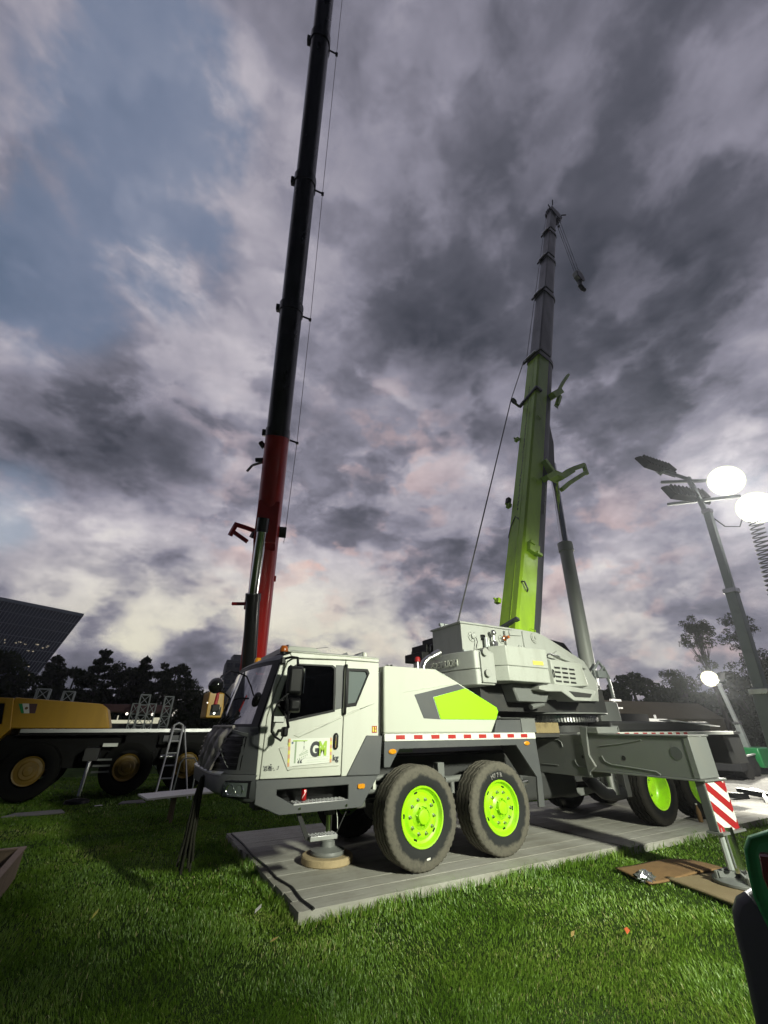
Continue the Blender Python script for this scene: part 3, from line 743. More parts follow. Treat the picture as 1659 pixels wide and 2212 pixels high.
fm = cab_part('front_mirror', MB().ball((.90, 6.10, 2.18), (.098, .098, .098), 22, 14), 'gloss_black', 0)
MB().pipe([(1.33, 6.9, 2.43), (1.16, 6.75, 2.44), (1.0, 6.45, 2.33), (.94, 6.22, 2.22)], .013, 8).build('arm', M['black_plastic'], fm)
MB().pipe([(1.20, 6.6, 2.05), (1.10, 6.55, 2.12), (.98, 6.3, 2.16)], .011, 8).build('arm', M['black_plastic'], fm)
MB().tube((1.0, 6.45, 2.20), (.985, 6.45, 1.97), .020, .026, 10).build('warning_sleeve', M['print_red'], fm)
MB().box(.94, 1.04, 6.40, 6.50, 1.88, 1.97).build('sensor_box', M['black_plastic'], fm, bevel=.01)

# ---- engine cover behind the cab
hood = pempty('engine_cover', (4, YC, 1.62), crane)
hp_ = [(3.015, 1.62), (4.923, 1.62), (5.045, 1.79), (5.112, 1.91), (5.095, 1.97), (4.262, 2.345), (3.934, 2.478), (3.03, 2.478), (3.015, 2.46)]
MB().prism(hp_, 'Y', Y0, 7.85).build('cover', M['cream_hood'], hood, bevel=.022, seg=3)
MB().prism([(3.30, 2.125), (3.35, 2.145), (4.25, 2.30), (4.318, 2.288)], 'Y', Y0 - .006, Y0 + .01).build('crease', M['cream_hood'], hood, bevel=.005)
MB().prism([(3.517, 2.11), (4.335, 2.287), (4.468, 2.228), (3.846, 2.089), (3.952, 1.796), (3.666, 1.806)], 'Y', Y0 - .005, Y0 + .01).build('grey_panel', M['dark_grey'], hood, bevel=.003)
MB().prism([(3.856, 2.086), (4.478, 2.232), (5.075, 1.975), (5.098, 1.91), (5.032, 1.797), (3.96, 1.796)], 'Y', Y0 - .010, Y0 + .01).build('lime_panel', M['lime_panel'], hood, bevel=.006)
MB().pipe([(4.10, 5.95, 2.40), (4.10, 5.95, 2.58), (4.14, 5.94, 2.67), (4.22, 5.93, 2.73), (4.33, 5.92, 2.77)], .055, 14).build('exhaust_pipe', M['steel'], hood)
MB().lathe([(0, .066), (.17, .072), (.17, .056), (.02, .05)], (4.28, 5.925, 2.755), (.88, -.08, .42), 16).build('exhaust_tip', M['steel'], hood)
MB().box(3.02, 4.9, Y0 + .06, 7.80, 1.53, 1.615).build('inner_frame', M['shade_black'], hood)
MB().box(2.955, 3.0, Y0 + .08, 7.75, 1.2, 2.40).build('bulkhead', M['rubber_black'], hood)

# ---- deck edge and wheel skirt
skirt = pempty('wheel_skirt', (4.4, Y0, .62), crane)
MB().prism([(3.018, 1.526), (3.015, 1.236), (3.104, 1.232), (3.252, 1.437), (5.40, 1.447), (5.755, 1.009), (5.705, .628), (5.831, .619), (5.86, 1.015), (5.848, 1.531)], 'Y', Y0, Y0 + .035).build('skirt_plate', M['dark_grey'], skirt, bevel=.006)
MB().prism([(3.252, 1.437), (5.40, 1.447), (5.40, 1.46), (3.24, 1.45)], 'Y', Y0 + .035, Y0 + .38).prism([(5.40, 1.447), (5.755, 1.009), (5.77, 1.012), (5.415, 1.45)], 'Y', Y0 + .035, Y0 + .38).build('arch_lining', M['chassis'], skirt)
MB().box(3.02, 5.85, Y0 - .008, Y0 + .20, 1.529, 1.618).build('edge_strip', M['white_reflector'], skirt, bevel=.004)
for a, b in ((3.195, 3.337), (3.485, 3.627), (3.778, 3.918), (4.07, 4.211), (4.359, 4.498), (4.649, 4.794), (4.942, 5.083), (5.232, 5.371), (5.521, 5.663)):
    MB().box(a, b, Y0 - .0105, Y0 - .007, 1.55, 1.60).build('red_reflector', M['red_reflector'], skirt)
for x, z in ((3.14, 1.41), (5.63, 1.468)):
    mk = MB(); n = 20
    mk.loft([[(x + .06 * k * math.cos(2 * math.pi * i / n), Y0 - t, z + .03 * k * math.sin(2 * math.pi * i / n)) for i in range(n)] for k, t in ((1, 0), (1, .012), (.7, .022))])
    mk.build('marker_lamp', M['amber'], skirt)
deckbox = pempty('deck_box', (5.5, 5.5, 1.62), crane)
MB().prism([(5.06, 1.62), (5.66, 1.62), (5.66, 1.805), (5.14, 1.80)], 'Y', 5.44, 6.0).build('box_body', M['dark_grey'], deckbox, bevel=.006)
MB().box(5.664, 5.99, 5.43, 6.0, 1.62, 1.822).build('box_body', M['mid_grey'], deckbox, bevel=.006)
MB().box(5.10, 6.0, 5.42, 6.02, 1.823, 1.83).build('lid', M['mid_grey'], deckbox)
MB().pipe([(5.2, 5.5, 1.80), (5.2, 5.5, 1.85), (5.27, 5.5, 1.85), (5.27, 5.5, 1.80)], .008, 6).build('handle', M['steel'], deckbox)

# ---- chassis, deck, running gear
ch = pempty('chassis', (6.5, YC, .7), crane)
MB().box(1.62, 12.6, 6.15, 6.45, .78, 1.30).box(1.62, 12.6, 6.75, 7.05, .78, 1.30).build('frame_rail', M['chassis'], ch, bevel=.01)
MB().box(1.60, 2.88, 5.70, 7.75, .88, 1.09).build('cab_mount', M['chassis'], ch)
MB().box(5.02, 13.0, 5.47, 7.80, 1.545, 1.60).build('deck_plate', M['chassis'], ch)
for x in (3.62, 5.0, 9.0, 10.4):
    ax = MB().tube((x, 5.62, .67), (x, 7.58, .67), .085, n=14).ball((x, YC, .67), (.24, .22, .22)).tube((x, 5.62, .67), (x, 5.9, .67), .15).tube((x, 7.3, .67), (x, 7.58, .67), .15)
    ax.build('axle', M['chassis'], ch)
    for y in (6.05, 7.15):
        lf = MB()
        for k in range(5): lf.box(x - .6 + .09 * k, x + .6 - .09 * k, y - .045, y + .045, .80 - k * .026, .822 - k * .026)
        lf.build('leaf_spring', M['chassis'], ch)
MB().box(4.24, 4.36, 5.86, 5.98, .72, 1.22).box(4.20, 4.40, 5.80, 5.86, .95, 1.05).build('spring_bracket', M['mid_grey'], ch, bevel=.01)
MB().tube((4.30, 5.80, 1.0), (4.68, 5.80, 1.02), .045).tube((4.30, 5.80, 1.0), (4.18, 5.82, .80), .04).tube((4.42, 5.78, .98), (4.42, 5.78, .84), .035).build('damper', M['mid_grey'], ch)
MB().tube((2.95, 5.9, 1.06), (3.5, 5.9, 1.08), .04).tube((2.85, 5.8, .95), (3.3, 5.85, .95), .05).build('steering_rod', M['mid_grey'], ch)
MB().box(2.80, 2.92, 5.65, 5.85, .78, .98).build('steering_bracket', M['steel'], ch, bevel=.015)
MB().tube((5.42, 5.62, .92), (5.80, 5.62, .92), .03).tube((5.70, 5.60, .92), (5.72, 5.60, .55), .022).build('ladder_rail', M['steel'], ch)
und = MB().box(6.0, 7.4, 5.95, 7.2, .60, 1.0)
und.build('fuel_tank', M['chassis'], ch, bevel=.06, seg=3)
MB().pipe([(7.45, 5.75, .92), (7.55, 5.72, .80), (7.75, 5.70, .66), (8.05, 5.70, .62), (8.45, 5.72, .64)], .11, 14).build('air_duct', M['black_plastic'], ch)
MB().tube((8.0, 5.72, .98), (8.0, 5.72, .62), .14, n=18).build('air_tank', M['steel'], ch)
MB().box(8.28, 8.42, 5.60, 5.78, .56, 1.02).build('bracket', M['chassis'], ch, bevel=.01)
MB().box(8.50, 8.75, 5.62, 5.85, .86, .96).box(8.52, 8.70, 5.66, 5.82, .72, .86).box(8.48, 8.80, 5.60, 5.86, .60, .72).build('valve_block', M['mid_grey'], ch, bevel=.01)
MB().prism([(7.0, .58), (7.6, .52), (8.3, .56), (8.6, .50), (8.7, .62), (7.1, .70)], 'Y', 6.3, 6.36).build('cross_plate', M['mid_grey'], ch)
MB().box(12.2, 13.0, 5.5, 7.75, .95, 1.54).build('rear_box', M['chassis'], ch, bevel=.02)
# rear deck edge with red and white strip
re_ = pempty('rear_deck_edge', (9, Y0, 1.55), crane)
MB().box(7.05, 12.4, Y0, Y0 + .12, 1.545, 1.612).build('edge_strip', M['white_reflector'], re_, bevel=.003)
for k in range(11): MB().box(7.38 + k * .29, 7.52 + k * .29, Y0 - .003, Y0 + .0005, 1.556, 1.60).build('red_reflector', M['red_reflector'], re_)
MB().pipe([(7.98, 5.42, 1.61), (7.98, 5.42, 1.70), (8.18, 5.42, 1.70), (8.18, 5.42, 1.61)], .02, 6).build('lifting_eye', M['mid_grey'], re_)
MB().box(8.2, 11.9, 5.55, 7.4, 1.605, 1.80).build('deck_cover', M['rubber_black'], re_, bevel=.05, seg=3)
MB().loft([[(10.2, 5.5, 1.815), (12.0, 5.40, 1.70), (12.05, 5.62, 1.705), (10.5, 5.9, 1.82)], [(10.2, 5.5, 1.835), (12.0, 5.40, 1.72), (12.05, 5.62, 1.725), (10.5, 5.9, 1.84)]]).build('deck_panel', M['pvc_white'], re_)

# ---- wheels
def tyre_bm(rad=.57, wid=.38, n=144):
    hw = wid / 2
    prof = [(-hw + .03, .325), (-hw + .008, .36), (-hw - .002, .42), (-hw - .002, .47), (-hw + .004, .518), (-hw + .010, .542), (-hw + .018, .560), (-hw + .045, .568)]
    tread = []
    for k in range(4):
        c = (-.115 + k * .0767)
        tread += [(c - .014, .569), (c - .011, .545), (c + .011, .545), (c + .014, .569)]
    prof += tread + [(-t, r) for t, r in reversed(prof)]
    nt = len(prof)
    def wob(i, j):
        z_ = .009 * (1 if (i // 3) % 2 else -1)
        if 8 <= j < 24: return (z_, 0)
        if j in (6, 7, 24, 25): return (0, -.014 if i % 3 == 0 else 0)
        return (0, 0)
    return MB().lathe(prof, (0, 0, 0), (0, 1, 0), n, wob)
TY = tyre_bm()
tyre_me = {k: TY.mesh('tyre', M[m_], 40) for k, m_ in (('a', 'tyre_dusty'), ('b', 'tyre_dark'), ('c', 'tyre_black'))}
rim_front = MB().lathe([(-.165, .322), (-.175, .335), (-.182, .330), (-.178, .312), (-.150, .300), (-.128, .285), (-.118, .255), (-.135, .235), (-.150, .215), (-.152, .165), (-.148, .150), (-.165, .118), (-.172, .108), (-.150, .104), (-.150, .090), (-.185, .086), (-.205, .078), (-.212, .050), (-.212, .0)], (0, 0, 0), (0, 1, 0), 48)
rim_me = rim_front.mesh('rim', M['lime'], 30)
nut_me = MB().tube((0, 0, 0), (0, -.006, 0), .021, n=10).tube((0, -.004, 0), (0, -.034, 0), .0145, .0115, 6).mesh('wheel_nut', M['steel'], 30)
hh = MB(); rb = MB()
for k in range(5):
    c = 2 * math.pi * (k + .62) / 5; x, z = .262 * math.cos(c), .262 * math.sin(c); e1 = Vector((-math.sin(c), 0, math.cos(c))); e2 = Vector((math.cos(c), 0, math.sin(c)))
    n = 12; hh.loft([[Vector((x, y, z)) + e1 * .028 * math.cos(2 * math.pi * i / n) + e2 * .018 * math.sin(2 * math.pi * i / n) for i in range(n)] for y in (-.1235, -.112)])
for k in range(6):
    c = 2 * math.pi * k / 6; e2 = Vector((math.cos(c), 0, math.sin(c))); rb.bar(Vector((0, -.180, 0)) + e2 * .07, Vector((0, -.168, 0)) + e2 * .112, .014, .02, up=(0, 1, 0))
hole_me = hh.mesh('hand_holes', M['black_plastic']); ribs_me = rb.mesh('hub_ribs', M['lime'])
rim_deep = MB().lathe([(-.165, .322), (-.178, .335), (-.182, .328), (-.175, .310), (-.10, .296), (-.02, .285), (.01, .268), (.03, .24), (.03, .20), (.05, .17), (.06, .12), (-.02, .115), (-.05, .11), (-.055, .06), (-.055, 0)], (0, 0, 0), (0, 1, 0), 48)
rimd_me = rim_deep.mesh('rim', M['lime'], 30)
def local(name, me, parent):
    o = bpy.data.objects.new(name, me); COL.objects.link(o); o.parent = parent; return o
def wheel(x, yc, far=False, deep=False, steer=0, dirty='a', root=crane, z=.67, turn=0.):
    w = pempty('wheel', (x, yc, z), root); w.rotation_euler = (0, turn, (math.pi if far else 0) + steer)
    local('tyre', tyre_me[dirty], w); local('rim', rimd_me if deep else rim_me, w)
    if not deep:
        local('hand_holes', hole_me, w); local('hub_ribs', ribs_me, w)
        if not far:
            for k in range(10):
                c = 2 * math.pi * (k + .3) / 10; o = local('wheel_nut', nut_me, w); o.location = (.188 * math.cos(c), -.152, .188 * math.sin(c))
    return w
W1 = wheel(3.62, 5.575, steer=R(1), turn=.2)
W2 = wheel(5.00, 5.575, turn=.9)
wheel(9.0, 5.60, deep=True, dirty='b'); wheel(10.4, 5.60, deep=True, dirty='b')
for x in (3.62, 5.0, 9.0, 10.4): wheel(x, 7.62, far=True, dirty='b')
# raised lettering on the second tyre
def arc_text(body, wob, r, a0, size):
    a = a0
    for ch_ in body:
        c = math.radians(a); e = Vector((math.cos(c), 0, math.sin(c))); t = Vector((math.sin(c), 0, -math.cos(c)))
        o = text_mesh(ch_, size, M['board_grey'], basis(e * r + Vector((0, -.196, 0)), t, e), 'tyre_lettering', None, .002, .002)
        o.parent = wob; o.matrix_parent_inverse = Matrix.Identity(4); o.rotation_euler = (0, -wob.rotation_euler[1], 0)
        a -= 8.5
arc_text('M77R', W2, .375, 114, .075)
st_ = MB().box(-.028, .028, -.197, -.193, -.445, -.425).build('tyre_sticker', M['paper']); st_.parent = W1; st_.rotation_euler = (0, -.2 - .12, 0)

# ---- front centre jack
jk = pempty('front_jack', (2.76, 6.46, .1), crane)
MB().tube((2.76, 6.46, 1.0), (2.76, 6.46, .62), .075, n=18).build('jack_barrel', M['chassis'], jk)
MB().tube((2.76, 6.46, .64), (2.76, 6.46, .30), .043, n=18).build('jack_rod', M['chrome'], jk)
MB().lathe([(0, 0), (0, .225), (.02, .232), (.05, .225), (.07, .13), (.085, .10), (.14, .092), (.15, .075), (.17, .075), (.175, 0)], (2.76, 6.46, .185), (0, 0, 1), 32).build('jack_foot', M['mid_grey'], jk)

# ---- outrigger beam reaching out towards the camera side
ob = pempty('outrigger', (6.75, 4.5, .1), crane)
XF = 6.6
MB().box(XF - .015, 7.06, 4.98, 7.9, .99, 1.585).build('beam_housing', M['mid_grey'], ob, bevel=.012)
MB().box(XF, 7.06, 3.40, 6.2, 1.098, 1.582).build('beam', M['mid_grey'], ob, bevel=.008)
MB().box(XF - .02, 7.10, 3.38, 4.98, 1.583, 1.602).box(XF - .03, 7.12, 3.34, 4.98, 1.076, 1.097).build('flange', M['mid_grey'], ob, bevel=.003)
MB().prism([(4.87, 1.15), (4.99, 1.06), (5.0, 1.02), (5.03, 1.02), (5.03, 1.70), (4.88, 1.70), (4.93, 1.5), (4.95, 1.3)], 'X', XF - .045, XF - .002).build('collar_plate', M['mid_grey'], ob, bevel=.006)
MB().box(XF - .04, 7.08, 4.70, 5.0, 1.604, 1.70).build('collar_plate', M['mid_grey'], ob, bevel=.01)
def pressing(pts, w=.014):
    mb_ = MB(); mb_.pipe([(XF - .001, y, z) for y, z in pts], w, 6); return mb_
for pts in ([(4.75, 1.30), (4.72, 1.23), (4.62, 1.19), (4.3, 1.17), (3.95, 1.145), (3.90, 1.11)], [(4.75, 1.43), (4.4, 1.47), (4.05, 1.53)]):
    pressing(pts, .009).build('pressed_rib', M['mid_grey'], ob)
for pts in ([(5.95, 1.50), (5.52, 1.50), (5.46, 1.46), (5.45, 1.40)], [(5.25, 1.22), (5.24, 1.17), (5.2, 1.13), (5.05, 1.13)], [(5.16, 1.46), (5.08, 1.45), (5.05, 1.40), (5.04, 1.25)], [(5.95, 1.12), (5.6, 1.12)]):
    MB().pipe([(XF - .016, y, z) for y, z in pts], .009, 6).build('pressed_rib', M['mid_grey'], ob)
MB().tube((XF - .004, 3.607, 1.382), (XF + .01, 3.607, 1.382), .078, n=28).build('cover_disc', M['dark_grey'], ob)
for y, z, x in ((4.39, 1.287, XF - .003), (5.09, 1.268, XF - .018)): MB().tube((x, y, z), (x + .01, y, z), .032 if y < 5 else .022, n=18).build('hole', M['rubber_black'], ob)
MB().box(XF - .006, 7.066, 3.392, 3.47, 1.104, 1.578).build('end_plate', M['mid_grey'], ob, bevel=.006)
MB().box(XF + .01, 7.08, 3.385, 3.49, .56, 1.075).build('jack_housing', M['dark_grey'], ob, bevel=.01)
MB().box(XF - .01, 7.16, 3.33, 3.52, .535, .558).build('flange', M['mid_grey'], ob)
cv = pempty('warning_plate', (6.85, 3.29, .56), crane)
MB().box(XF + .012, 7.10, 3.372, 3.383, .56, 1.09).build('plate_face', M['white_reflector'], cv)
def clip_z(poly, z0, z1):
    for lim, sg_ in ((z0, 1), (z1, -1)):
        res = []
        for (x0, a), (x1, b_) in zip(poly, poly[1:] + poly[:1]):
            ia, ib = (a - lim) * sg_ >= 0, (b_ - lim) * sg_ >= 0
            if ia: res.append((x0, a))
            if ia != ib: t_ = (lim - a) / (b_ - a); res.append((x0 + (x1 - x0) * t_, lim))
        poly = res
        if not poly: return []
    return poly
for k in range(6):
    z1 = 1.30 - k * .21
    poly = clip_z([(XF + .014, z1), (7.065, z1 - .26), (7.098, z1 - .225), (7.098, z1 - .33), (7.065, z1 - .365), (XF + .014, z1 - .105)], .562, 1.088)
    if len(poly) > 2: MB().prism(poly, 'Y', 3.3685, 3.3715).build('red_stripe', M['print_red'], cv)
MB().tube((6.80, 3.385, .60), (6.80, 3.385, .16), .07, n=18).build('jack_rod', M['chrome'], ob)
MB().tube((6.66, 3.40, .60), (6.66, 3.40, .20), .035, n=8).build('jack_guide', M['galv'], ob)
MB().lathe([(0, 0), (0, .30), (.03, .30), (.05, .22), (.055, 0)], (6.80, 3.385, .062), (0, 0, 1), 32).bar((6.58, 3.55, .13), (7.02, 3.55, .13), .03, .08).bar((6.58, 3.22, .13), (7.02, 3.22, .13), .03, .08).bar((6.60, 3.24, .14), (7.0, 3.53, .14), .03, .06).bar((6.60, 3.53, .14), (7.0, 3.24, .14), .03, .06).build('jack_foot', M['mid_grey'], ob, bevel=.005)
# far outriggers
MB().box(XF, 7.0, 7.9, 10.2, 1.09, 1.58).box(6.7, 6.9, 10.0, 10.2, .1, 1.1).build('beam', M['mid_grey'], ob, bevel=.008)

# ---- superstructure (slewed so the boom works over the back of the carrier)
turret = pempty('turret', (7.9, YC, 1.6), crane)
MB().tube((7.9, YC, 1.60), (7.9, YC, 1.78), .62, n=40).build('slew_ring', M['chassis'], turret)
gear = MB()
for k in range(90):
    c = 2 * math.pi * k / 90; e = Vector((math.cos(c), math.sin(c), 0)); gear.obox(Vector((7.9, YC, 1.84)) + e * .80, e * .025, Vector((-e.y, e.x, 0)) * .014, (0, 0, .05))
gear.tube((7.9, YC, 1.78), (7.9, YC, 1.90), .79, n=48); g_ = gear.build('ring_gear', M['steel'], turret); g_['kind'] = 'stuff'
MB().tube((7.9, YC, 1.92), (7.9, YC, 1.945), 1.02, n=48).build('turntable_plate', M['mid_grey'], turret, bevel=.005)
MB().box(5.4, 8.9, 6.05, 7.15, 1.95, 2.42).build('turret_floor', M['chassis'], turret)
MB().box(5.3, 7.2, 6.4, 7.75, 1.605, 2.33).build('dark_filler', M['rubber_black'], turret)  # dark box added to close the bright sky gap under the turret
MB().box(8.7, 12.0, 7.0, 7.75, 1.605, 2.0).build('dark_filler_rear', M['rubber_black'], turret)  # second dark box added to keep the deck behind the turret dark
MB().prism([(6.0, 2.1), (6.75, 2.1), (6.95, 2.40), (5.9, 2.40)], 'Y', 5.75, 6.05).build('winch_cradle', M['mid_grey'], turret, bevel=.03)
MB().pipe([(6.72, 5.85, 2.42), (6.80, 5.85, 2.25), (6.72, 5.85, 2.08), (6.4, 5.85, 2.02)], .05, 10).build('hydraulic_hose', M['mid_grey'], turret)
# side frames carrying the boom foot
sp = [(6.10, 3.39), (6.52, 3.45), (6.99, 3.44), (7.25, 3.38), (8.33, 2.96), (8.63, 2.55), (8.54, 2.17), (7.0, 2.17), (6.10, 2.40)]
for y in (5.93, 7.17):
    MB().prism(sp, 'Y', y, y + .06).build('side_frame', M['light_grey'], turret, bevel=.012)
MB().lathe([(0, 0), (0, .11), (.02, .11), (.02, .085), (.03, .085), (.03, .04), (.05, .035), (.05, 0)], (6.90, 5.93, 3.32), (0, -1, 0), 24).build('boom_pin', M['light_grey'], turret)
MB().prism([(6.18, 3.30), (6.50, 3.32), (6.50, 3.40), (6.18, 3.38)], 'Y', 5.90, 5.93).build('stiffener', M['light_grey'], turret, bevel=.008)
MB().prism([(6.55, 3.05), (6.75, 3.05), (6.75, 3.42), (6.55, 3.42)], 'Y', 5.905, 5.93).build('stiffener', M['light_grey'], turret, bevel=.008)
MB().prism([(7.30, 3.02), (7.45, 3.10), (8.2, 2.86), (8.28, 2.78), (7.4, 2.98)], 'Y', 5.86, 5.93).build('stiffener', M['light_grey'], turret, bevel=.01)
# hydraulic cover with louvres
lv = pempty('louvre_cover', (7.5, 5.75, 2.4), crane)
MB().loft([[(7.0, 5.93, 2.36), (8.12, 5.93, 2.42), (8.03, 5.93, 2.90), (7.0, 5.93, 2.91)], [(7.05, 5.75, 2.385), (8.06, 5.75, 2.44), (7.97, 5.75, 2.86), (7.04, 5.75, 2.885)]]).build('cover', M['pale_grey'], lv, bevel=.015)
for c in range(3):
    for r in range(4):
        x = 7.20 + c * .215 - .008 * r; z = 2.735 - r * .083 - c * .004
        s_ = MB(); n = 10; s_.prism([(x - .075, z - .014), (x + .075, z - .016), (x + .085, z), (x + .075, z + .016), (x - .075, z + .016), (x - .085, z)], 'Y', 5.746, 5.76); s_.build('louvre', M['rubber_black'], lv)
        MB().prism([(x - .08, z + .018), (x + .08, z + .018), (x + .08, z + .026), (x - .08, z + .026)], 'Y', 5.735, 5.75).build('louvre_lip', M['light_grey'], lv)
MB().pipe([(7.06, 5.75, 2.70), (7.045, 5.72, 2.66), (7.05, 5.72, 2.58), (7.06, 5.75, 2.55)], .01, 6).build('handle', M['black_plastic'], lv)
MB().pipe([(7.02, 5.80, 2.93), (7.02, 5.78, 2.98), (7.08, 5.77, 3.0), (7.36, 5.77, 2.965), (7.40, 5.80, 2.92)], .016, 8).build('grab_rail', M['steel'], lv)
st = MB().prism([(6.38, 2.36), (6.70, 2.415), (7.90, 2.345), (7.95, 2.30), (7.78, 2.14), (7.24, 2.14), (6.95, 2.285), (6.58, 2.272), (6.36, 2.30)], 'Y', 5.55, 5.93)
MB().prism([(7.15, 2.30), (7.82, 2.27), (7.74, 2.20), (7.30, 2.20)], 'Y', 5.545, 5.552).build('step_hole', M['chassis'], lv)
st.build('side_step', M['light_grey'], lv, bevel=.012)
# counterweight with raised name
cw = pempty('counterweight', (5.1, YC, 2.35), crane)
cwp = [(5.36, 5.60), (5.02, 5.60), (4.96, 5.63), (4.935, 5.70), (4.84, 6.15), (4.81, 6.6), (4.84, 7.05), (4.935, 7.50), (5.02, 7.60), (5.36, 7.60)]
MB().prism(cwp, 'Z', 2.585, 2.885).build('upper_slab', M['light_grey'], cw, bevel=.012, angle=40)
MB().prism([(x + (.012 if x < 5.3 else 0), y) for x, y in cwp], 'Z', 2.33, 2.578).build('lower_slab', M['light_grey'], cw, bevel=.012, angle=40)
text_mesh('ZOOM', .150, M['cream_hood'], basis((4.800, 6.70, 2.66), (.062, -1, 0), (0, 0, 1)), 'raised_lettering', cw, .012, .004, xs=.92)
text_mesh('LION', .150, M['cream_hood'], basis((4.815, 6.275, 2.66), (.145, -1, 0), (0, 0, 1)), 'raised_lettering', cw, .012, .004, xs=.92)
for x, z in ((5.13, 2.85), (5.15, 2.51)):
    MB().tube((x, 5.60, z), (x, 5.53, z), .05, n=20).tube((x, 5.53, z), (x, 5.50, z), .066, n=20).build('lifting_stud', M['light_grey'], cw, bevel=.006)
MB().box(5.05, 5.36, 5.56, 5.62, 2.36, 2.86).build('bracket', M['light_grey'], cw, bevel=.01)
# upper hydraulic tank
tank = pempty('hydraulic_tank', (5.8, 6.4, 2.9), crane)
MB().box(5.04, 6.62, 6.0, 6.92, 2.885, 3.43).build('tank_body', M['light_grey'], tank, bevel=.012)
MB().box(5.01, 6.66, 5.975, 6.94, 3.43, 3.465).build('lid', M['light_grey'], tank, bevel=.006)
for x, z, r in ((5.29, 3.21, .10), (6.04, 3.23, .085)):
    MB().lathe([(0, 0), (0, r), (.018, r), (.018, r * .5), (.06, r * .48), (.07, r * .3), (.07, 0)], (x, 6.0, z), (0, -1, 0), 22).build('flange', M['light_grey'], tank)
    for k in range(6):
        c = k * math.pi / 3; MB().tube((x + r * .8 * math.cos(c), 5.985, z + r * .8 * math.sin(c)), (x + r * .8 * math.cos(c), 5.97, z + r * .8 * math.sin(c)), .009, n=6).build('bolt', M['steel'], tank)
MB().pipe([(5.32, 5.93, 3.18), (5.34, 5.92, 3.10), (5.31, 5.93, 3.02), (5.32, 5.97, 2.92)], .009, 6).build('chain', M['rope'], tank)
MB().ball((5.74, 5.90, 3.30), .058, 16, 10).tube((5.74, 5.90, 3.25), (5.74, 5.90, 3.12), .02).box(5.68, 5.80, 5.86, 5.97, 3.05, 3.14).build('accumulator', M['steel'], tank, bevel=.004)
MB().tube((5.56, 5.93, 3.20), (5.56, 5.93, 2.95), .035, n=12).tube((5.62, 5.93, 3.15), (5.62, 5.93, 2.95), .022, n=10).build('filter', M['galv'], tank)
MB().box(5.50, 5.58, 5.95, 6.0, 3.16, 3.26).build('valve', M['black_plastic'], tank, bevel=.006)
MB().lathe([(0, .05), (.02, .05), (.03, .03), (.12, .03), (.12, 0)], (6.05, 5.93, 3.23), (0, -1, .1), 12).build('gauge', M['amber_dark'], tank)
for x in (5.16, 5.28): MB().tube((x, 6.75, 3.46), (x, 6.75, 3.57), .03, n=10).box(x - .05, x + .05, 6.72, 6.78, 3.53, 3.58).build('filler_cap', M['galv'], tank, bevel=.004)
MB().bar((5.02, 5.96, 2.93), (5.30, 5.94, 2.90), .03).build('rail', M['galv'], tank)
# winch box on the near side
wbx = pempty('winch_box', (6, 5.6, 2.4), crane)
wp = [(5.56, 5.45), (6.59, 5.45), (6.62, 5.50), (6.62, 6.05), (5.38, 6.05), (5.38, 5.70)]
MB().prism(wp, 'Z', 2.655, 2.99).build('upper_shell', M['pale_grey'], wbx, bevel=.012)
MB().prism([(x + (.006 if x < 6 else -.006), y + .006) for x, y in wp], 'Z', 2.405, 2.65).build('lower_shell', M['pale_grey'], wbx, bevel=.012)
sk = MB().box(6.19, 6.46, 5.443, 5.449, 2.70, 2.77).build('warning_sticker', M['skin_label'], wbx)
MB().pipe([(6.08, 5.62, 2.99), (6.08, 5.62, 3.05), (6.15, 5.62, 3.05), (6.15, 5.62, 2.99)], .014, 6).build('lifting_eye', M['light_grey'], wbx)
# operator cabin and gear on the far side
oc = pempty('operator_cab', (8.6, 7.6, 2.0), crane)
MB().prism([(8.2, 2.1), (9.9, 2.1), (10.05, 3.2), (9.6, 3.66), (8.5, 3.75), (8.2, 3.5)], 'Y', 7.28, 8.1).build('cab_shell', M['black_plastic'], oc, bevel=.03)
MB().box(8.55, 9.5, 7.265, 7.28, 2.75, 3.45).build('window', M['quarter_glass'], oc)
rw = pempty('rear_winch', (5, 7.4, 2.7), crane)
MB().box(4.85, 5.5, 7.05, 7.7, 2.89, 3.05).box(5.0, 5.5, 7.1, 7.65, 3.05, 3.22).box(5.25, 5.5, 7.2, 7.6, 3.22, 3.38).build('winch_frame', M['black_plastic'], rw, bevel=.01)
MB().tube((5.15, 7.0, 3.1), (5.15, 7.72, 3.1), .12, n=18).build('winch_drum', M['rope'], rw)
b = MB().lathe([(0, 0), (0, .055), (.06, .052), (.09, .035), (.095, 0)], (4.57, 6.8, 2.80), (0, 0, 1), 16).build('beacon', M['tail_red'], crane); b.data.materials[0] = M['print_red']
MB().tube((4.57, 6.8, 2.45), (4.57, 6.8, 2.80), .03, n=8).build('beacon_post', M['steel'], b)

# ---- luffing cylinder
lc = pempty('luffing_cylinder', (9.3, YC, 1.9), crane)
cb, cm, ct = Vector((9.30, YC, 1.75)), Vector((9.566, YC, 6.11)), Vector((9.86, YC, 9.05))
MB().tube(cb, cm, .172, n=28).build('barrel', M['light_grey'], lc)
MB().tube(cm - Vector((0, 0, .10)), cm + Vector((.012, 0, .16)), .20, n=28).build('gland', M['light_grey'], lc, bevel=.01)
MB().tube(cm, ct, .115, n=24).build('rod', M['chrome'], lc)
MB().tube(cb + Vector((.03, 0, .75)), cb + Vector((.05, 0, .80)), .195, n=28).tube(cb + Vector((.03, 0, .30)), cb + Vector((.03, 0, .42)), .215, n=28).build('clamp_ring', M['mid_grey'], lc)
for y in (6.28, 6.82): MB().box(9.0, 9.7, y, y + .10, 1.62, 2.2).build('clevis', M['mid_grey'], lc, bevel=.02)
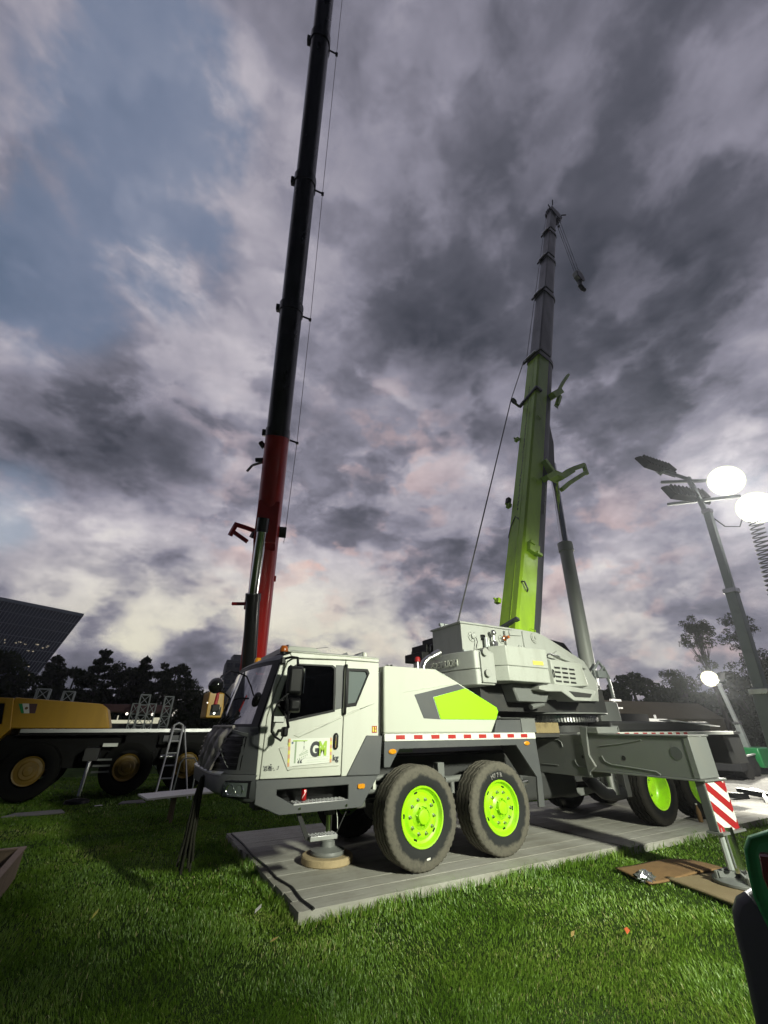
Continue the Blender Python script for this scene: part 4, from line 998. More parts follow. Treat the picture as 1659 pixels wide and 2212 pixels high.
MB().pipe([(9.20, 6.35, 2.6), (9.12, 6.30, 2.85), (9.3, 6.25, 3.05), (9.5, 6.28, 2.9), (9.62, 6.3, 2.6), (9.7, 6.35, 2.3)], .035, 8).pipe([(9.25, 6.32, 2.75), (9.45, 6.25, 2.95), (9.62, 6.28, 2.7)], .03, 8).box(9.15, 9.45, 6.22, 6.36, 2.7, 2.85).build('hose_bundle', M['galv'], lc)
MB().prism([(9.5, 3.2), (9.75, 3.25), (9.95, 3.15), (10.05, 2.6), (9.6, 2.4)], 'Y', 6.9, 7.2).build('hose_guard', M['chassis'], lc, bevel=.02)
MB().prism([(9.45, 2.55), (9.62, 2.6), (10.5, 1.75), (10.2, 1.62), (9.4, 1.62)], 'Y', 6.95, 7.01).build('front_bracket', M['mid_grey'], lc, bevel=.01)

# ---- telescopic boom
BA = Vector((.3074, 0, .9516)).normalized(); BP = Vector((BA.z, 0, -BA.x)); B0 = Vector((7.296, YC, 3.701))
def bpt(s, q_, y): return B0 + BA * s + BP * q_ + Vector((0, y, 0))
def section(s0, s1, k, part='all', hw=.30, hd=.40, k1=None):
    """k scales the cross-section: flat top at q=-hd, rounded belly at q=+hd"""
    n = 12
    def ring(s, k):
        a, d = hw * k, hd * k
        up = [(-d + .05 * k, -a), (-d, -a + .05 * k), (-d, a - .05 * k), (-d + .05 * k, a)]
        split = .10 * k; db = d + .05 * k
        belly = [(split + (db - split) * math.sin(math.pi * i / n), a * math.copysign(abs(math.cos(math.pi * i / n)) ** .55, math.cos(math.pi * i / n))) for i in range(n + 1)]
        if part == 'upper': pts_ = up + [(split, a), (split, a - .02), (-d + .08 * k, a - .03), (-d + .08 * k, -a + .03), (split, -a + .02), (split, -a)]
        elif part == 'belly': pts_ = belly
        else: pts_ = up + belly
        return [bpt(s, q_, y) for q_, y in pts_]
    return MB().loft([ring(s0, k), ring(s1, k1 or k)])
bm_ = pempty('boom', (7.3, YC, 3.3), crane)
section(-.55, 10.8, 1.0, 'upper').build('base_section', M['lime_boom'], bm_, bevel=.0)
section(-.6, 10.8, .996, 'belly').build('base_section', M['boom_dark'], bm_, label='dark grey underside of the lime base section')
st_ = [(10.5, 16.18, .90), (15.9, 20.25, .78), (20.0, 24.03, .70), (23.8, 27.75, .60)]
for s0, s1, k in st_: section(s0, s1, k).build('tele_section', M['boom_tele'], bm_)
for s0, k in ((10.72, 1.07), (16.10, .99), (20.18, .87), (23.96, .79)):
    cl_ = section(s0, s0 + .22, k); cl_.bar(bpt(s0 + .11, -.40 * k - .05, -.30 * k - .10), bpt(s0 + .11, -.40 * k - .05, .30 * k + .10), .07, .12, up=BA)
    cl_.bar(bpt(s0 + .11, -.40 * k - .02, -.30 * k - .10), bpt(s0 + .11, .05, -.30 * k - .10), .05, .10, up=BA)
    cl_.build('section_collar', M['boom_dark'], bm_)
    rl = MB().tube(bpt(s0 + .11, -.40 * k - .11, -.22 * k), bpt(s0 + .11, -.40 * k - .11, .22 * k), .04, n=10); rl.build('rope_roller', M['steel'], bm_)
# boom head
hdp = MB()
for y in (-.24, .24):
    P_ = [(-.30, 27.4), (-.34, 27.9), (-.22, 28.02), (.35, 27.9), (.62, 27.62), (.60, 27.35), (.42, 27.15), (.20, 27.1)]
    A = [bpt(s, q_, y - .02) for q_, s in P_]; Bq = [bpt(s, q_, y + .02) for q_, s in P_]
    hdp.loft([A, Bq])
hdp.build('head_plate', M['boom_dark'], bm_)
for q_, s_ in ((.48, 27.48), (-.20, 27.85)):
    for y in (-.12, 0, .12): MB().lathe([(-.03, .06), (-.03, .20), (0, .16), (.03, .20), (.03, .06)], bpt(s_, q_, y), (0, 1, 0), 20).build('sheave', M['boom_dark'], bm_)
MB().bar(bpt(27.95, -.30, -.3), bpt(28.25, -.45, -.42), .05).bar(bpt(28.0, -.2, .1), bpt(28.35, .05, .3), .05).bar(bpt(27.6, -.36, -.2), bpt(27.4, -.62, -.28), .05).bar(bpt(27.7, .5, -.3), bpt(28.0, .75, -.4), .06).build('head_fitting', M['boom_dark'], bm_)
# grease strip, weld seam and ladder-like wear marks on the top plate
gs = MB()
for k in range(46):
    s = 3.3 + k * .125 + random.uniform(-.02, .02); gs.obox(bpt(s, -.4012, .03 + random.uniform(-.012, .012)), BA * random.uniform(.02, .05), Vector((0, .016, 0)), BP * .002)
gs.build('grease_marks', M['rubber_black'], bm_)
MB().obox(bpt(5.2, -.4005, -.075), BA * 5.4, Vector((0, .006, 0)), BP * .006).build('seam', M['lime_boom'], bm_)
MB().pipe([bpt(2.4, -.405, .27), bpt(2.75, -.41, .22), bpt(3.05, -.41, .08), bpt(2.95, -.41, .0), bpt(2.88, -.41, -.06)], .012, 6).build('cable', M['rope'], bm_)
# fittings along the boom
bf = pempty('boom_fittings', tuple(bpt(5, 0, -.3)), crane)
MB().bar(bpt(8.55, -.42, -.36), bpt(8.15, -.42, .42), .10, .08, up=BA).bar(bpt(8.15, -.42, .40), bpt(8.15, -.72, .40), .06).bar(bpt(8.5, -.45, -.34), bpt(8.5, -.2, -.34), .08).build('rope_guide', M['boom_dark'], bf)
MB().lathe([(-.03, .05), (-.03, .12), (0, .10), (.03, .12), (.03, .05)], bpt(8.15, -.74, .36), (0, 1, 0), 16).build('guide_sheave', M['boom_dark'], bf)
def lime_bar(name, pts_, w, h=None, mat='lime_boom'):
    mb_ = MB()
    for a, b_ in zip(pts_, pts_[1:]): mb_.bar(a, b_, w, h or w, up=BP)
    return mb_.build(name, M[mat], bf, bevel=.008)
# upper bracket with its strut
lime_bar('bracket', [bpt(8.6, .25, -.33), bpt(9.2, .62, -.36)], .30, .22)
lime_bar('strut', [bpt(9.2, .55, -.40), bpt(9.9, .75, -.42), bpt(10.5, .95, -.45)], .13, .09)
lime_bar('hook_plate', [bpt(8.3, .50, -.38), bpt(8.9, .62, -.38)], .16, .10)
MB().pipe([bpt(8.3, .55, -.4), bpt(8.1, .50, -.42), bpt(8.15, .38, -.42)], .02, 6).build('shackle', M['steel'], bf)
# jib stowage arm: a tuning-fork bracket
lime_bar('jib_bracket', [bpt(4.5, .10, -.34), bpt(4.9, .40, -.36), bpt(5.0, .75, -.36)], .34, .16)
lime_bar('jib_bracket', [bpt(5.25, .05, -.34), bpt(5.0, .42, -.36), bpt(4.95, .75, -.36)], .20, .14)
lime_bar('jib_arm', [bpt(5.0, .72, -.36), bpt(5.45, 1.0, -.38), bpt(5.75, 1.25, -.40), bpt(6.25, 1.72, -.42)], .10, .14)
lime_bar('jib_arm', [bpt(4.55, .78, -.38), bpt(5.05, 1.10, -.40), bpt(5.95, 1.78, -.44)], .10, .12)
lime_bar('jib_arm', [bpt(4.95, .72, -.36), bpt(5.25, .95, -.38), bpt(5.70, 1.28, -.40)], .07, .12)
lime_bar('jib_arm', [bpt(6.3, 1.70, -.42), bpt(5.9, 1.82, -.44)], .10, .12)
# cylinder lug under the boom
MB().loft([[bpt(s, q_, y) for s, q_ in ((7.6, .34), (6.6, .62), (5.3, .72), (5.1, .5), (5.0, .34))] for y in (-.2, .2)]).build('cylinder_lug', M['boom_dark'], bf, bevel=.02)
# junction box, steps, small lugs
MB().obox(bpt(1.97, -.12, -.34), BA * .14, Vector((0, .07, 0)), BP * .17).obox(bpt(2.08, -.22, -.40), BA * .05, Vector((0, .04, 0)), BP * .08).obox(bpt(1.86, .02, -.40), BA * .04, Vector((0, .05, 0)), BP * .09).build('junction_box', M['lime_boom'], bf, bevel=.012)
MB().pipe([bpt(.92, -.36, -.30), bpt(.90, -.36, -.38), bpt(.76, -.24, -.38), bpt(.74, -.18, -.30)], .022, 6).build('foothold', M['boom_dark'], bf)
for s, q_ in ((4.35, -.25), (7.1, -.28)):
    MB().pipe([bpt(s, q_, -.30), bpt(s - .01, q_, -.34), bpt(s - .05, q_ + .12, -.34), bpt(s - .05, q_ + .14, -.30)], .018, 6).build('foothold', M['lime_boom'], bf)
for s, y in ((.55, .38), (3.55, .38), (6.35, .36)):
    MB().obox(bpt(s, -.44, y - .03), BA * .06, Vector((0, .07, 0)), BP * .05).obox(bpt(s + .03, -.50, y), BA * .02, Vector((0, .02, 0)), BP * .05).build('rope_lug', M['lime_boom'], bf, bevel=.006)
MB().obox(bpt(3.72, -.46, .37), BA * .10, Vector((0, .06, 0)), BP * .06).build('lamp_box', M['black_plastic'], bf, bevel=.01)
MB().bar(bpt(-.28, -.47, .36), bpt(-.05, -.42, -.34), .10, .06, up=BA).build('foot_bar', M['boom_dark'], bf)
MB().pipe([bpt(-.4, .02, -.305), bpt(-.1, -.02, -.31), bpt(-.08, .12, -.31), bpt(-.4, .16, -.31)], .012, 6).build('hose', M['lime_boom'], bf)
# white lettering along the dark underside: hire company line, read up the boom
TT = (BP * .197 + Vector((0, .172, 0))).normalized(); TN = (BP * .172 - Vector((0, .197, 0))).normalized()
def mark(s0, t0, ds, dt): return MB().obox(bpt(s0, .255, -.283) - TT * t0 + TN * .010, BA * ds, TT * dt, TN * .003)
for k_, glyph in enumerate(('E', 'E', 'T', 'F', 'Z')):      # worn block letters, only their strokes can be made out
    s0 = 3.38 + k_ * .215; gl = MB()
    strokes = {'E': [(0, .0, .016, .06), (.06, .045, .06, .014), (.06, 0, .05, .012), (.06, -.045, .06, .014)], 'T': [(.06, .045, .07, .014), (.06, 0, .016, .06)],
               'F': [(0, 0, .016, .06), (.06, .045, .06, .014), (.06, 0, .045, .012)], 'Z': [(.06, .045, .065, .014), (.06, 0, .02, .05), (.06, -.045, .065, .014)]}[glyph]
    for ds, t0, a, b_ in strokes:
        m_ = mark(s0 + ds, t0 + .02, a, b_); gl.add(m_.v, m_.f)
    gl.build('boom_lettering', M['white_reflector'], bf)
mark(3.85, -.105, .50, .014).build('boom_lettering', M['white_reflector'], bf)
# hoist rope
rp = pempty('hoist_rope', (5.43, YC, 3.5), crane)
MB().pipe([(5.43, YC, 3.50), bpt(8.15, -.86, .36)], .017, 6).build('rope_run', M['rope'], rp)
MB().pipe([bpt(8.15, -.86, .36), bpt(10.83, -.56, .30)], .014, 6).build('rope_run', M['rope'], rp)
MB().pipe([bpt(10.83, -.53, .2), bpt(16.2, -.50, .15), bpt(20.3, -.45, .12), bpt(24.1, -.42, .10), bpt(27.9, -.40, 0)], .012, 6).build('rope_run', M['rope'], rp)
hx = bpt(27.48, .48, 0)
for dx, y in ((-.18, -.08), (-.05, .08), (.12, -.08), (.22, .08)): MB().pipe([(hx.x + dx, YC + y, hx.z), (hx.x + dx * .9, YC + y, 24.2 if dx < 0 else 24.4)], .012, 5).build('fall_rope', M['rope'], rp)
MB().pipe([bpt(27.2, .25, -.1), bpt(27.2, .25, -.1) - Vector((0, 0, .9))], .01, 5).ball(bpt(27.2, .25, -.1) - Vector((0, 0, .9)), .07, 8, 6).build('limit_weight', M['rope'], rp)
hk = thing('hook_block', (hx.x, YC, 23.2), 'dark hook block hanging on wire ropes from the grey and lime boom', 'hook block')
z0 = 23.0
MB().loft([[(hx.x + x, YC + y, z0 + z) for x, z in ((-.28, .75), (-.30, 1.10), (-.08, 1.38), (.20, 1.45), (.36, 1.15), (.30, .72), (0, .55))] for y in (-.14, .14)]).build('block_cheek', M['light_grey'], hk, bevel=.03)
MB().loft([[(hx.x + x, YC + y, z0 + z) for x, z in ((-.36, .55), (-.34, 1.0), (-.05, 1.2), (.28, .72), (.1, .35), (-.1, .3))] for y in (-.19, -.145)]).build('block_plate', M['boom_dark'], hk, bevel=.02)
MB().pipe([(hx.x + x, YC, z0 + z) for x, z in ((0, .6), (0, .38), (-.14, .22), (-.16, .02), (-.02, -.14), (.16, -.12), (.26, .02), (.24, .14))], [.09, .09, .11, .12, .12, .10, .07, .03], 10).build('hook', M['boom_dark'], hk)

# ================================================================== SIGN ON THE DOOR, CAN, SMALL THINGS ON THE CRANE
sg = thing('magnetic_sign', (2.0, Y0 - .006, 1.30), 'white sign with G and M letters stuck on the cab door', 'sign')
ys = Y0 - .0135
def quad_at(u, v):  # sign corners follow the slightly crooked sheet
    bl, br, tr_, tl = (1.722, 1.292), (2.272, 1.318), (2.262, 1.580), (1.708, 1.575)
    a = (bl[0] + (br[0] - bl[0]) * u, bl[1] + (br[1] - bl[1]) * u); b = (tl[0] + (tr_[0] - tl[0]) * u, tl[1] + (tr_[1] - tl[1]) * u)
    return (a[0] + (b[0] - a[0]) * v, a[1] + (b[1] - a[1]) * v)
def sq(pts_, mat, name='print', d=.0016, lift=0.0): return MB().prism([quad_at(*p) for p in pts_], 'Y', ys - d - lift, ys - .0002 - lift).build(name, M[mat], sg)
MB().prism([quad_at(*p) for p in ((0, 0), (1, 0), (1, 1), (0, 1))], 'Y', ys, ys + .004).build('sheet', M['white_sheet'], sg)
for u0 in (.0, .955):
    for k in range(7):
        sq([(u0, k / 7), (u0 + .045, k / 7), (u0 + .045, (k + 1) / 7), (u0, (k + 1) / 7)], 'print_salmon' if k % 2 == 0 else 'print_yellow', 'border_block')
def sheet_text(b_, u, v, size, mat, bold, xs=1.0):
    x, z = quad_at(u, v); return text_mesh(b_, size, M[mat], basis((x, ys - .0012, z), (1, 0, .02), (0, 0, 1)), 'lettering', sg, .0008, bold, 0, xs)
sheet_text('G', .485, .315, .205, 'print_dark', .011, .80)
sheet_text('M', .675, .335, .195, 'print_lime', .012, .72)
sq([(.14, .10), (.175, .10), (.185, .90), (.15, .90)], 'print_line'); sq([(.10, .89), (.40, .89), (.44, .92), (.10, .94)], 'print_lime')
sq([(.33, .885), (.37, .885), (.352, .84)], 'print_dark'); sq([(.349, .84), (.354, .84), (.354, .62), (.349, .62)], 'print_line'); sq([(.343, .70), (.36, .70), (.357, .60), (.345, .60)], 'print_dark')
sq([(.352, .60), (.357, .60), (.29, .42), (.285, .42)], 'print_line'); sq([(.352, .60), (.357, .60), (.42, .54), (.415, .53)], 'print_line')
sq([(.25, .38), (.44, .52), (.44, .54), (.25, .40)], 'print_line'); sq([(.25, .34), (.45, .46), (.45, .48), (.25, .36)], 'print_line')
for k in range(6): sq([(.205 + k * .042, .20 + k * .03), (.228 + k * .042, .20 + k * .03), (.217 + k * .042, .27 + k * .03)], 'print_line')
sq([(.225, .085), (.215, .13), (.24, .19), (.29, .25), (.255, .17), (.25, .12), (.26, .08)], 'print_dark'); sq([(.275, .08), (.265, .13), (.29, .20), (.42, .30), (.315, .20), (.305, .14), (.325, .08)], 'print_dark')
sq([(.07, .80), (.11, .81), (.11, .89), (.07, .87)], 'print_blue')
sq([(.40, .245), (.945, .245), (.945, .252), (.40, .252)], 'print_line'); sq([(.40, .075), (.945, .075), (.945, .082), (.40, .082)], 'print_line')
for k in range(16): sq([(.43 + k * .031, .13), (.447 + k * .031, .13), (.447 + k * .031, .19), (.43 + k * .031, .19)], 'white_reflector')

can = thing('drink_can', (1.985, 5.43, .945), 'red drink can standing on the cab step', 'can')
MB().lathe([(0, 0), (0, .024), (.006, .0275), (.008, .032), (.104, .032), (.112, .027), (.115, .026), (.113, .022), (.113, 0)], (1.985, 5.43, .945), (0, 0, 1), 24).build('can_body', M['can_red'], can)
MB().loft([[(1.985 + .0328 * math.sin(t) , 5.43 - .0328 * math.cos(t), .965 + .075 * u + o) for u, t in ((k / 8, -.9 + 1.6 * k / 8) for k in range(9))] for o in (0, .012)], closed=False).build('white_swirl', M['pvc_white'], can)
wb_ = thing('timber_block', (6.35, 5.6, 1.602), 'pale timber block lying on the crane deck behind the lime panel', 'timber block')
MB().box(6.06, 6.64, 5.5, 5.72, 1.603, 1.765).build('block', M['wood_pale'], wb_, bevel=.008)
hr = thing('rope_bundle', (.90, 6.2, 0), 'dark bundle of slings hanging from the front bumper', 'ropes')
for k in range(9):
    a = k * .7; dx, dy = .035 * math.cos(a), .05 * math.sin(a)
    MB().pipe([(1.0 + dx * .2, 6.25 + dy * .2, 1.19), (.955 + dx * .5, 6.2 + dy * .5, 1.16), (.93 + dx, 6.18 + dy, .95), (.92 + dx * 1.4, 6.16 + dy * 1.5, .60), (.915 + dx * 1.8 + .02 * math.sin(k), 6.15 + dy * 1.9, .28 + .05 * (k % 3))], [.010, .012, .013, .013, .014], 6).build('sling', M['hanging_rope'], hr)

# ================================================================== GROUND MATS AND TIMBER
def crane_mat(x0, x1, y0, y1, label, zt=.10):
    root = thing('timber_mat', ((x0 + x1) / 2, (y0 + y1) / 2, 0), label, 'mat', 'timber crane mats')
    n = round((y1 - y0) / .30); w = (y1 - y0) / n
    for k in range(n):
        a = y0 + k * w; j = random.uniform(-.03, .03); dz = random.uniform(-.002, .002)
        p = MB().box(-(x1 - x0) / 2 + j, (x1 - x0) / 2 + random.uniform(-.03, .03), -w / 2 + .003, w / 2 - .003, 0, zt + dz)
        o = bpy.data.objects.new('plank', p.mesh('plank', M['mat_plank'], 30)); COL.objects.link(o); o.parent = root; o.matrix_parent_inverse = Matrix.Identity(4)
        o.location = (0, a + w / 2 - (y0 + y1) / 2, 0); bv = o.modifiers.new('bevel', 'BEVEL'); bv.width = .003; bv.segments = 2; bv.limit_method = 'ANGLE'
    return root
crane_mat(1.905, 6.95, 5.04, 8.83, 'grey timber mat under the front wheels of the white crane')
crane_mat(7.02, 11.9, 4.92, 8.6, 'grey timber mat in shade under the rear wheels of the white crane', .098)
ca = thing('hose', (2.0, 6.5, .1), 'thin black hose lying along the front edge of the timber mat', 'hose')
MB().pipe([(2.03, 5.02, .112), (2.0, 5.3, .112), (2.03, 5.7, .112), (1.97, 6.1, .112), (1.98, 6.6, .112), (1.95, 7.2, .112), (1.97, 7.9, .112), (1.95, 8.7, .112)], .012, 8).build('hose_length', M['rubber_black'], ca)
wd = thing('timber_disc', (2.76, 6.46, .1), 'round wooden pad under the front jack of the white crane', 'jack pad')
MB().lathe([(0, 0), (0, .335), (.012, .345), (.072, .345), (.084, .333), (.084, 0)], (2.76, 6.46, .101), (0, 0, 1), 40).build('pad', M['wood_disc'], wd)
def sheet(name, label, c, w, d, rz, mat, amp, ph, th=.018, z=.035):
    t = thing(name, (c[0], c[1], 0), label, 'plywood'); ca_, sa = math.cos(rz), math.sin(rz); nu, nv = 22, 14; top = []
    for j in range(nv + 1):
        row = []
        for i in range(nu + 1):
            u, v = (i / nu - .5) * w, (j / nv - .5) * d; zz = z + amp * (math.sin(u * 4.2 + ph) * .6 + math.sin(v * 5 + u * 2 + ph * 2) * .5 + .8)
            row.append((c[0] + u * ca_ - v * sa, c[1] + u * sa + v * ca_, zz))
        top.append(row)
    m_ = MB().loft(top, closed=False); m2 = MB().loft([[(x, y, z_ - th) for x, y, z_ in r_] for r_ in top], closed=False)
    o = m_.build('sheet', M[mat], t); sd = o.modifiers.new('thick', 'SOLIDIFY'); sd.thickness = th; sd.offset = -1
    return t
sheet('plywood_sheet', 'warped brown plywood sheet on the grass beside the outrigger foot', (6.62, 4.12), 1.30, .52, R(-12), 'plywood_brown', .028, .5, z=.045)
sheet('plywood_sheet', 'yellowish plywood board under the outrigger foot', (6.72, 3.35), 1.25, 1.0, R(-17), 'plywood_pale', .006, 2.0, z=.05)
bg_ = thing('plastic_bag', (6.02, 4.08, 0), 'crumpled clear plastic bag at the corner of the brown plywood', 'bag')
mb_ = MB().ball((0, 0, 0), 1, 20, 12); mb_.v = [(6.02 + x * .12 * (1 + .35 * math.sin(9 * y + 7 * z)), 4.10 + y * .09 * (1 + .4 * math.sin(11 * x + 5 * z)), .055 + z * .055 * (1 + .4 * math.sin(13 * x + 9 * y))) for x, y, z in mb_.v]
mb_.build('crumple', M['foil'], bg_, angle=10)
bo = thing('bottle', (9.95, 5.35, .1), 'clear drink bottle standing near the rear wheels', 'bottle')
MB().lathe([(0, 0), (0, .035), (.01, .04), (.16, .04), (.20, .03), (.24, .014), (.27, .014), (.27, 0)], (9.95, 5.35, .10), (0, 0, 1), 18).build('bottle_body', M['plywood_brown'], bo)
MB().tube((9.95, 5.35, .37), (9.95, 5.35, .39), .017, n=10).build('bottle_cap', M['pvc_white'], bo)
# scraps on the lawn
def scrap(name, label, x, y, mat, poly, z=.055, tilt=.3):
    o = MB().loft([[(x + .72 * px, y + .72 * py, z + tilt * px + .3 * tilt * py + h) for px, py in poly] for h in (0, .003)]).build(name, M[mat]); return tag(o, label, name.replace('_', ' '))
scrap('paper_scrap', 'folded white paper scrap on the grass left of the mat corner', 1.60, 5.46, 'paper', [(-.05, -.02), (.03, -.03), (.05, .02), (-.03, .03)], .06, .5)
scrap('paper_scrap', 'yellowish paper scrap alone on the grass at left', .155, 6.12, 'print_yellow', [(-.03, -.04), (.02, -.03), (.035, .04), (-.02, .03)], .06, .6)
MAT['print_yellow']
scrap('paper_scrap', 'white paper lying in the dark grass by the yellow crane', -.16, 13.7, 'paper', [(-.11, -.08), (.12, -.09), (.12, .07), (-.10, .08)], .03, .02)
scrap('dry_leaf', 'dry yellow leaf on the lit grass below the front wheels', 3.91, 3.50, 'leaf_dry', [(-.04, -.01), (0, -.025), (.05, 0), (.01, .025)], .06, .3)
scrap('dry_leaf', 'dry tan leaf on the grass below the mat corner', 1.56, 4.74, 'leaf_dry', [(-.05, -.008), (0, -.02), (.05, 0), (0, .02)], .05, .2)
scrap('plastic_scrap', 'small orange plastic scrap on the lit grass', 4.40, 3.30, 'orange_scrap', [(-.035, -.02), (.02, -.03), (.035, .015), (0, .035)], .06, .4)
for (x, y, w, lb) in ((-1.3, 13.2, .55, 'flat grey board in the dark grass under the yellow crane nose'), (.55, 13.9, .3, 'small grey board in the dark grass between the yellow wheels')):
    tag(MB().loft([[(x - w, y - .2, .02), (x + w, y - .25, .02), (x + w * .8, y + .25, .02), (x - w * .7, y + .2, .02)], [(x - w, y - .2, .04), (x + w, y - .25, .04), (x + w * .8, y + .25, .04), (x - w * .7, y + .2, .04)]]).build('board', M['board_grey']), lb, 'board')
# wooden frame at the left edge
bx = thing('planter_box', (-1.25, 7.4, 0), 'weathered wooden box cut by the left picture edge', 'wooden box')
MB().box(-.84, -.79, 6.62, 8.12, 0, .30).build('side_board', M['terracotta_wood'], bx, bevel=.006)
MB().box(-1.75, -.842, 8.07, 8.12, 0, .30).build('side_board', M['terracotta_wood'], bx, bevel=.006)
MB().box(-1.75, -.842, 6.62, 6.67, 0, .30).build('side_board', M['terracotta_wood'], bx, bevel=.006)
MB().box(-.855, -.775, 6.60, 8.13, .302, .325).box(-1.75, -.857, 8.05, 8.13, .302, .325).build('cap_board', M['terracotta_wood'], bx, bevel=.004)
MB().box(-1.75, -.845, 6.68, 8.06, 0, .10).build('filling', M['soil_and_turf'], bx)
# long white board on trestles
pk = thing('board_on_trestle', (1.2, 11, 0), 'long pale board resting on a low trestle beside the white cab', 'board')
MB().loft([[(.52, 11.25, .45), (.66, 10.45, .45), (2.05, 10.9, .45), (1.95, 11.65, .45)], [(.52, 11.25, .48), (.66, 10.45, .48), (2.05, 10.9, .48), (1.95, 11.65, .48)]]).build('board', M['paper'], pk)
for x, y in ((1.2, 10.85), (1.2, 11.25), (1.7, 10.95), (1.7, 11.35)): MB().box(x - .03, x + .03, y - .03, y + .03, 0, .449).build('leg', M['terracotta_wood'], pk)

# ================================================================== GREEN UTILITY VEHICLE AT THE RIGHT EDGE
gv = thing('utility_vehicle', (2.1, .5, 0), 'green vehicle with red tail lamp cut by the right picture edge', 'vehicle')
def vring(x, s=1.0, top=1.375):
    # cross-section in (y, z): bulging flank on the +y side
    pr_ = [(-.35, top + .05), (.60, top + .05), (.775, top + .038), (.84, top + .012), (.862, top - .02), (.872, top - .07), (.880, 1.24), (.868, 1.16), (.825, 1.08), (.74, 1.02), (-.35, 1.0)]
    return [(x, .4 + (y - .4) * s, 1.2 + (z_ - 1.2) * s) for y, z_ in pr_]
MB().loft([vring(1.815, .97), vring(1.80, 1.0), vring(1.82, 1.02), vring(2.25, 1.02, 1.385), vring(2.40, .94, 1.36)]).build('body_shell', M['green_body'], gv, bevel=.008)
tl_ = [(-1.2, -1.15), (1, -1), (1.15, 0), (.8, 1), (-1.2, 1.05)]
MB().loft([[(1.794, .80 + .03 * a, 1.295 + .058 * b_) for a, b_ in tl_], [(1.815, .80 + .033 * a, 1.295 + .063 * b_) for a, b_ in tl_]]).build('tail_lamp', M['tail_red'], gv, bevel=.005)
fe = [(.905, 1.245), (.945, 1.22), (.968, 1.185), (.978, 1.13), (.982, 1.06), (.992, .97), (1.003, .88), (1.0, .55), (.95, .48), (.84, .50), (.82, 1.07)]
MB().loft([[(1.805, y - .015, z_ - .006) for y, z_ in fe], [(1.82, y, z_) for y, z_ in fe], [(2.08, y + .01, z_ + .01) for y, z_ in fe], [(2.25, y - .03, z_ - .08) for y, z_ in fe]]).build('fender', M['grey_plastic'], gv, bevel=.012, seg=3)
MB().box(1.84, 2.36, -.3, .80, .42, .998).build('chassis_box', M['grey_plastic'], gv, bevel=.02)
for y in (-.1, .90):
    wv_ = pempty('wheel', (2.06, y, .28), gv)
    MB().lathe([(-.09, .14), (-.10, .18), (-.10, .24), (-.08, .28), (.08, .28), (.10, .24), (.10, .18), (.09, .14)], (2.06, y, .28), (0, 1, 0), 30).build('tyre', M['rubber_black'], wv_)
    MB().lathe([(-.08, .14), (-.04, .13), (-.03, 0)], (2.06, y, .28), (0, 1, 0), 24).build('rim', M['grey_plastic'], wv_)

# ================================================================== YELLOW CRANE WITH THE RED AND BLACK BOOM
yc = thing('mobile_crane', (.8, 16, 0), 'dark yellow mobile crane with a tall red and black boom', 'crane')
YN = 14.8
ybody = pempty('engine_cover', (-1.5, YN, 1.65), yc)
MB().prism([(-2.70, 1.66), (-.40, 1.66), (-.60, 2.17), (-.74, 2.26), (-.85, 2.275), (-2.72, 2.38)], 'Y', YN, 17.2).build('cover', M['yellow_paint'], ybody, bevel=.03, seg=3)
fl = MB().prism([(-2.60, 2.235), (-2.52, 2.237), (-2.41, 2.01), (-2.47, 2.01)], 'Y', YN - .006, YN - .001).build('flag_green', M['green_body'], ybody)
MB().prism([(-2.52, 2.237), (-2.38, 2.238), (-2.30, 2.012), (-2.41, 2.01)], 'Y', YN - .006, YN - .001).build('flag_white', M['paper'], ybody)
MB().prism([(-2.38, 2.238), (-2.20, 2.238), (-2.18, 2.012), (-2.30, 2.012)], 'Y', YN - .006, YN - .001).build('flag_red', M['awning'], ybody)
MB().lathe([(0, 0), (0, .034), (.003, .03), (.004, 0)], (-2.40, YN - .006, 2.13), (0, -1, 0), 14).build('flag_emblem', M['plywood_brown'], ybody)
ycab = pempty('cab', (-3.3, YN, 1.2), yc)
MB().prism([(-4.2, 1.10), (-2.95, 1.10), (-2.56, 1.65), (-2.73, 2.36), (-4.1, 2.40), (-4.45, 1.9)], 'Y', YN - .02, 17.2, [[(-3.9, 1.76), (-2.78, 1.76), (-2.88, 2.23), (-3.8, 2.26)]]).build('cab_shell', M['yellow_paint'], ycab, bevel=.02)
MB().prism([(-3.9, 1.76), (-2.78, 1.76), (-2.88, 2.23), (-3.8, 2.26)], 'Y', YN + .02, YN + .03).build('window', M['side_glass'], ycab)
MB().box(-4.1, -2.9, YN + .06, 17.1, 1.3, 2.2).build('cab_inside', M['rubber_black'], ycab)
ych = pempty('chassis', (1, YN, .8), yc)
MB().box(-4.2, 8.5, 15.2, 16.9, .72, 1.50).build('frame', M['shade_black'], ych, bevel=.02)
MB().box(-2.35, 8.2, YN, 17.2, 1.50, 1.56).build('deck_plate', M['shade_black'], ych)
MB().box(-2.35, 8.2, YN - .03, YN + .02, 1.562, 1.652).build('deck_edge', M['aluminium'], ych, bevel=.004)
MB().box(.9, 7.6, YN - .015, YN + .3, 1.25, 1.498).build('side_locker', M['shade_black'], ych, bevel=.01)
MB().box(.05, .85, YN - .012, YN + .4, 1.05, 1.498).build('side_locker', M['shade_black'], ych, bevel=.01)
MB().box(-.45, -.1, YN - .03, YN + .2, 1.22, 1.30).build('plate', M['white_reflector'], ych)
for k in range(3): MB().box(-.55, -.15, YN - .06, YN + .1, .62 + k * .14, .66 + k * .14).build('step', M['mid_grey'], ych)
MB().tube((1.02, YN - .06, .95), (1.40, YN - .06, .95), .06, n=14).build('air_tank', M['steel'], ych)
MB().box(1.0, 1.42, YN - .10, YN, 1.30, 1.48).build('mirror_plate', M['mirror_face'], ych)
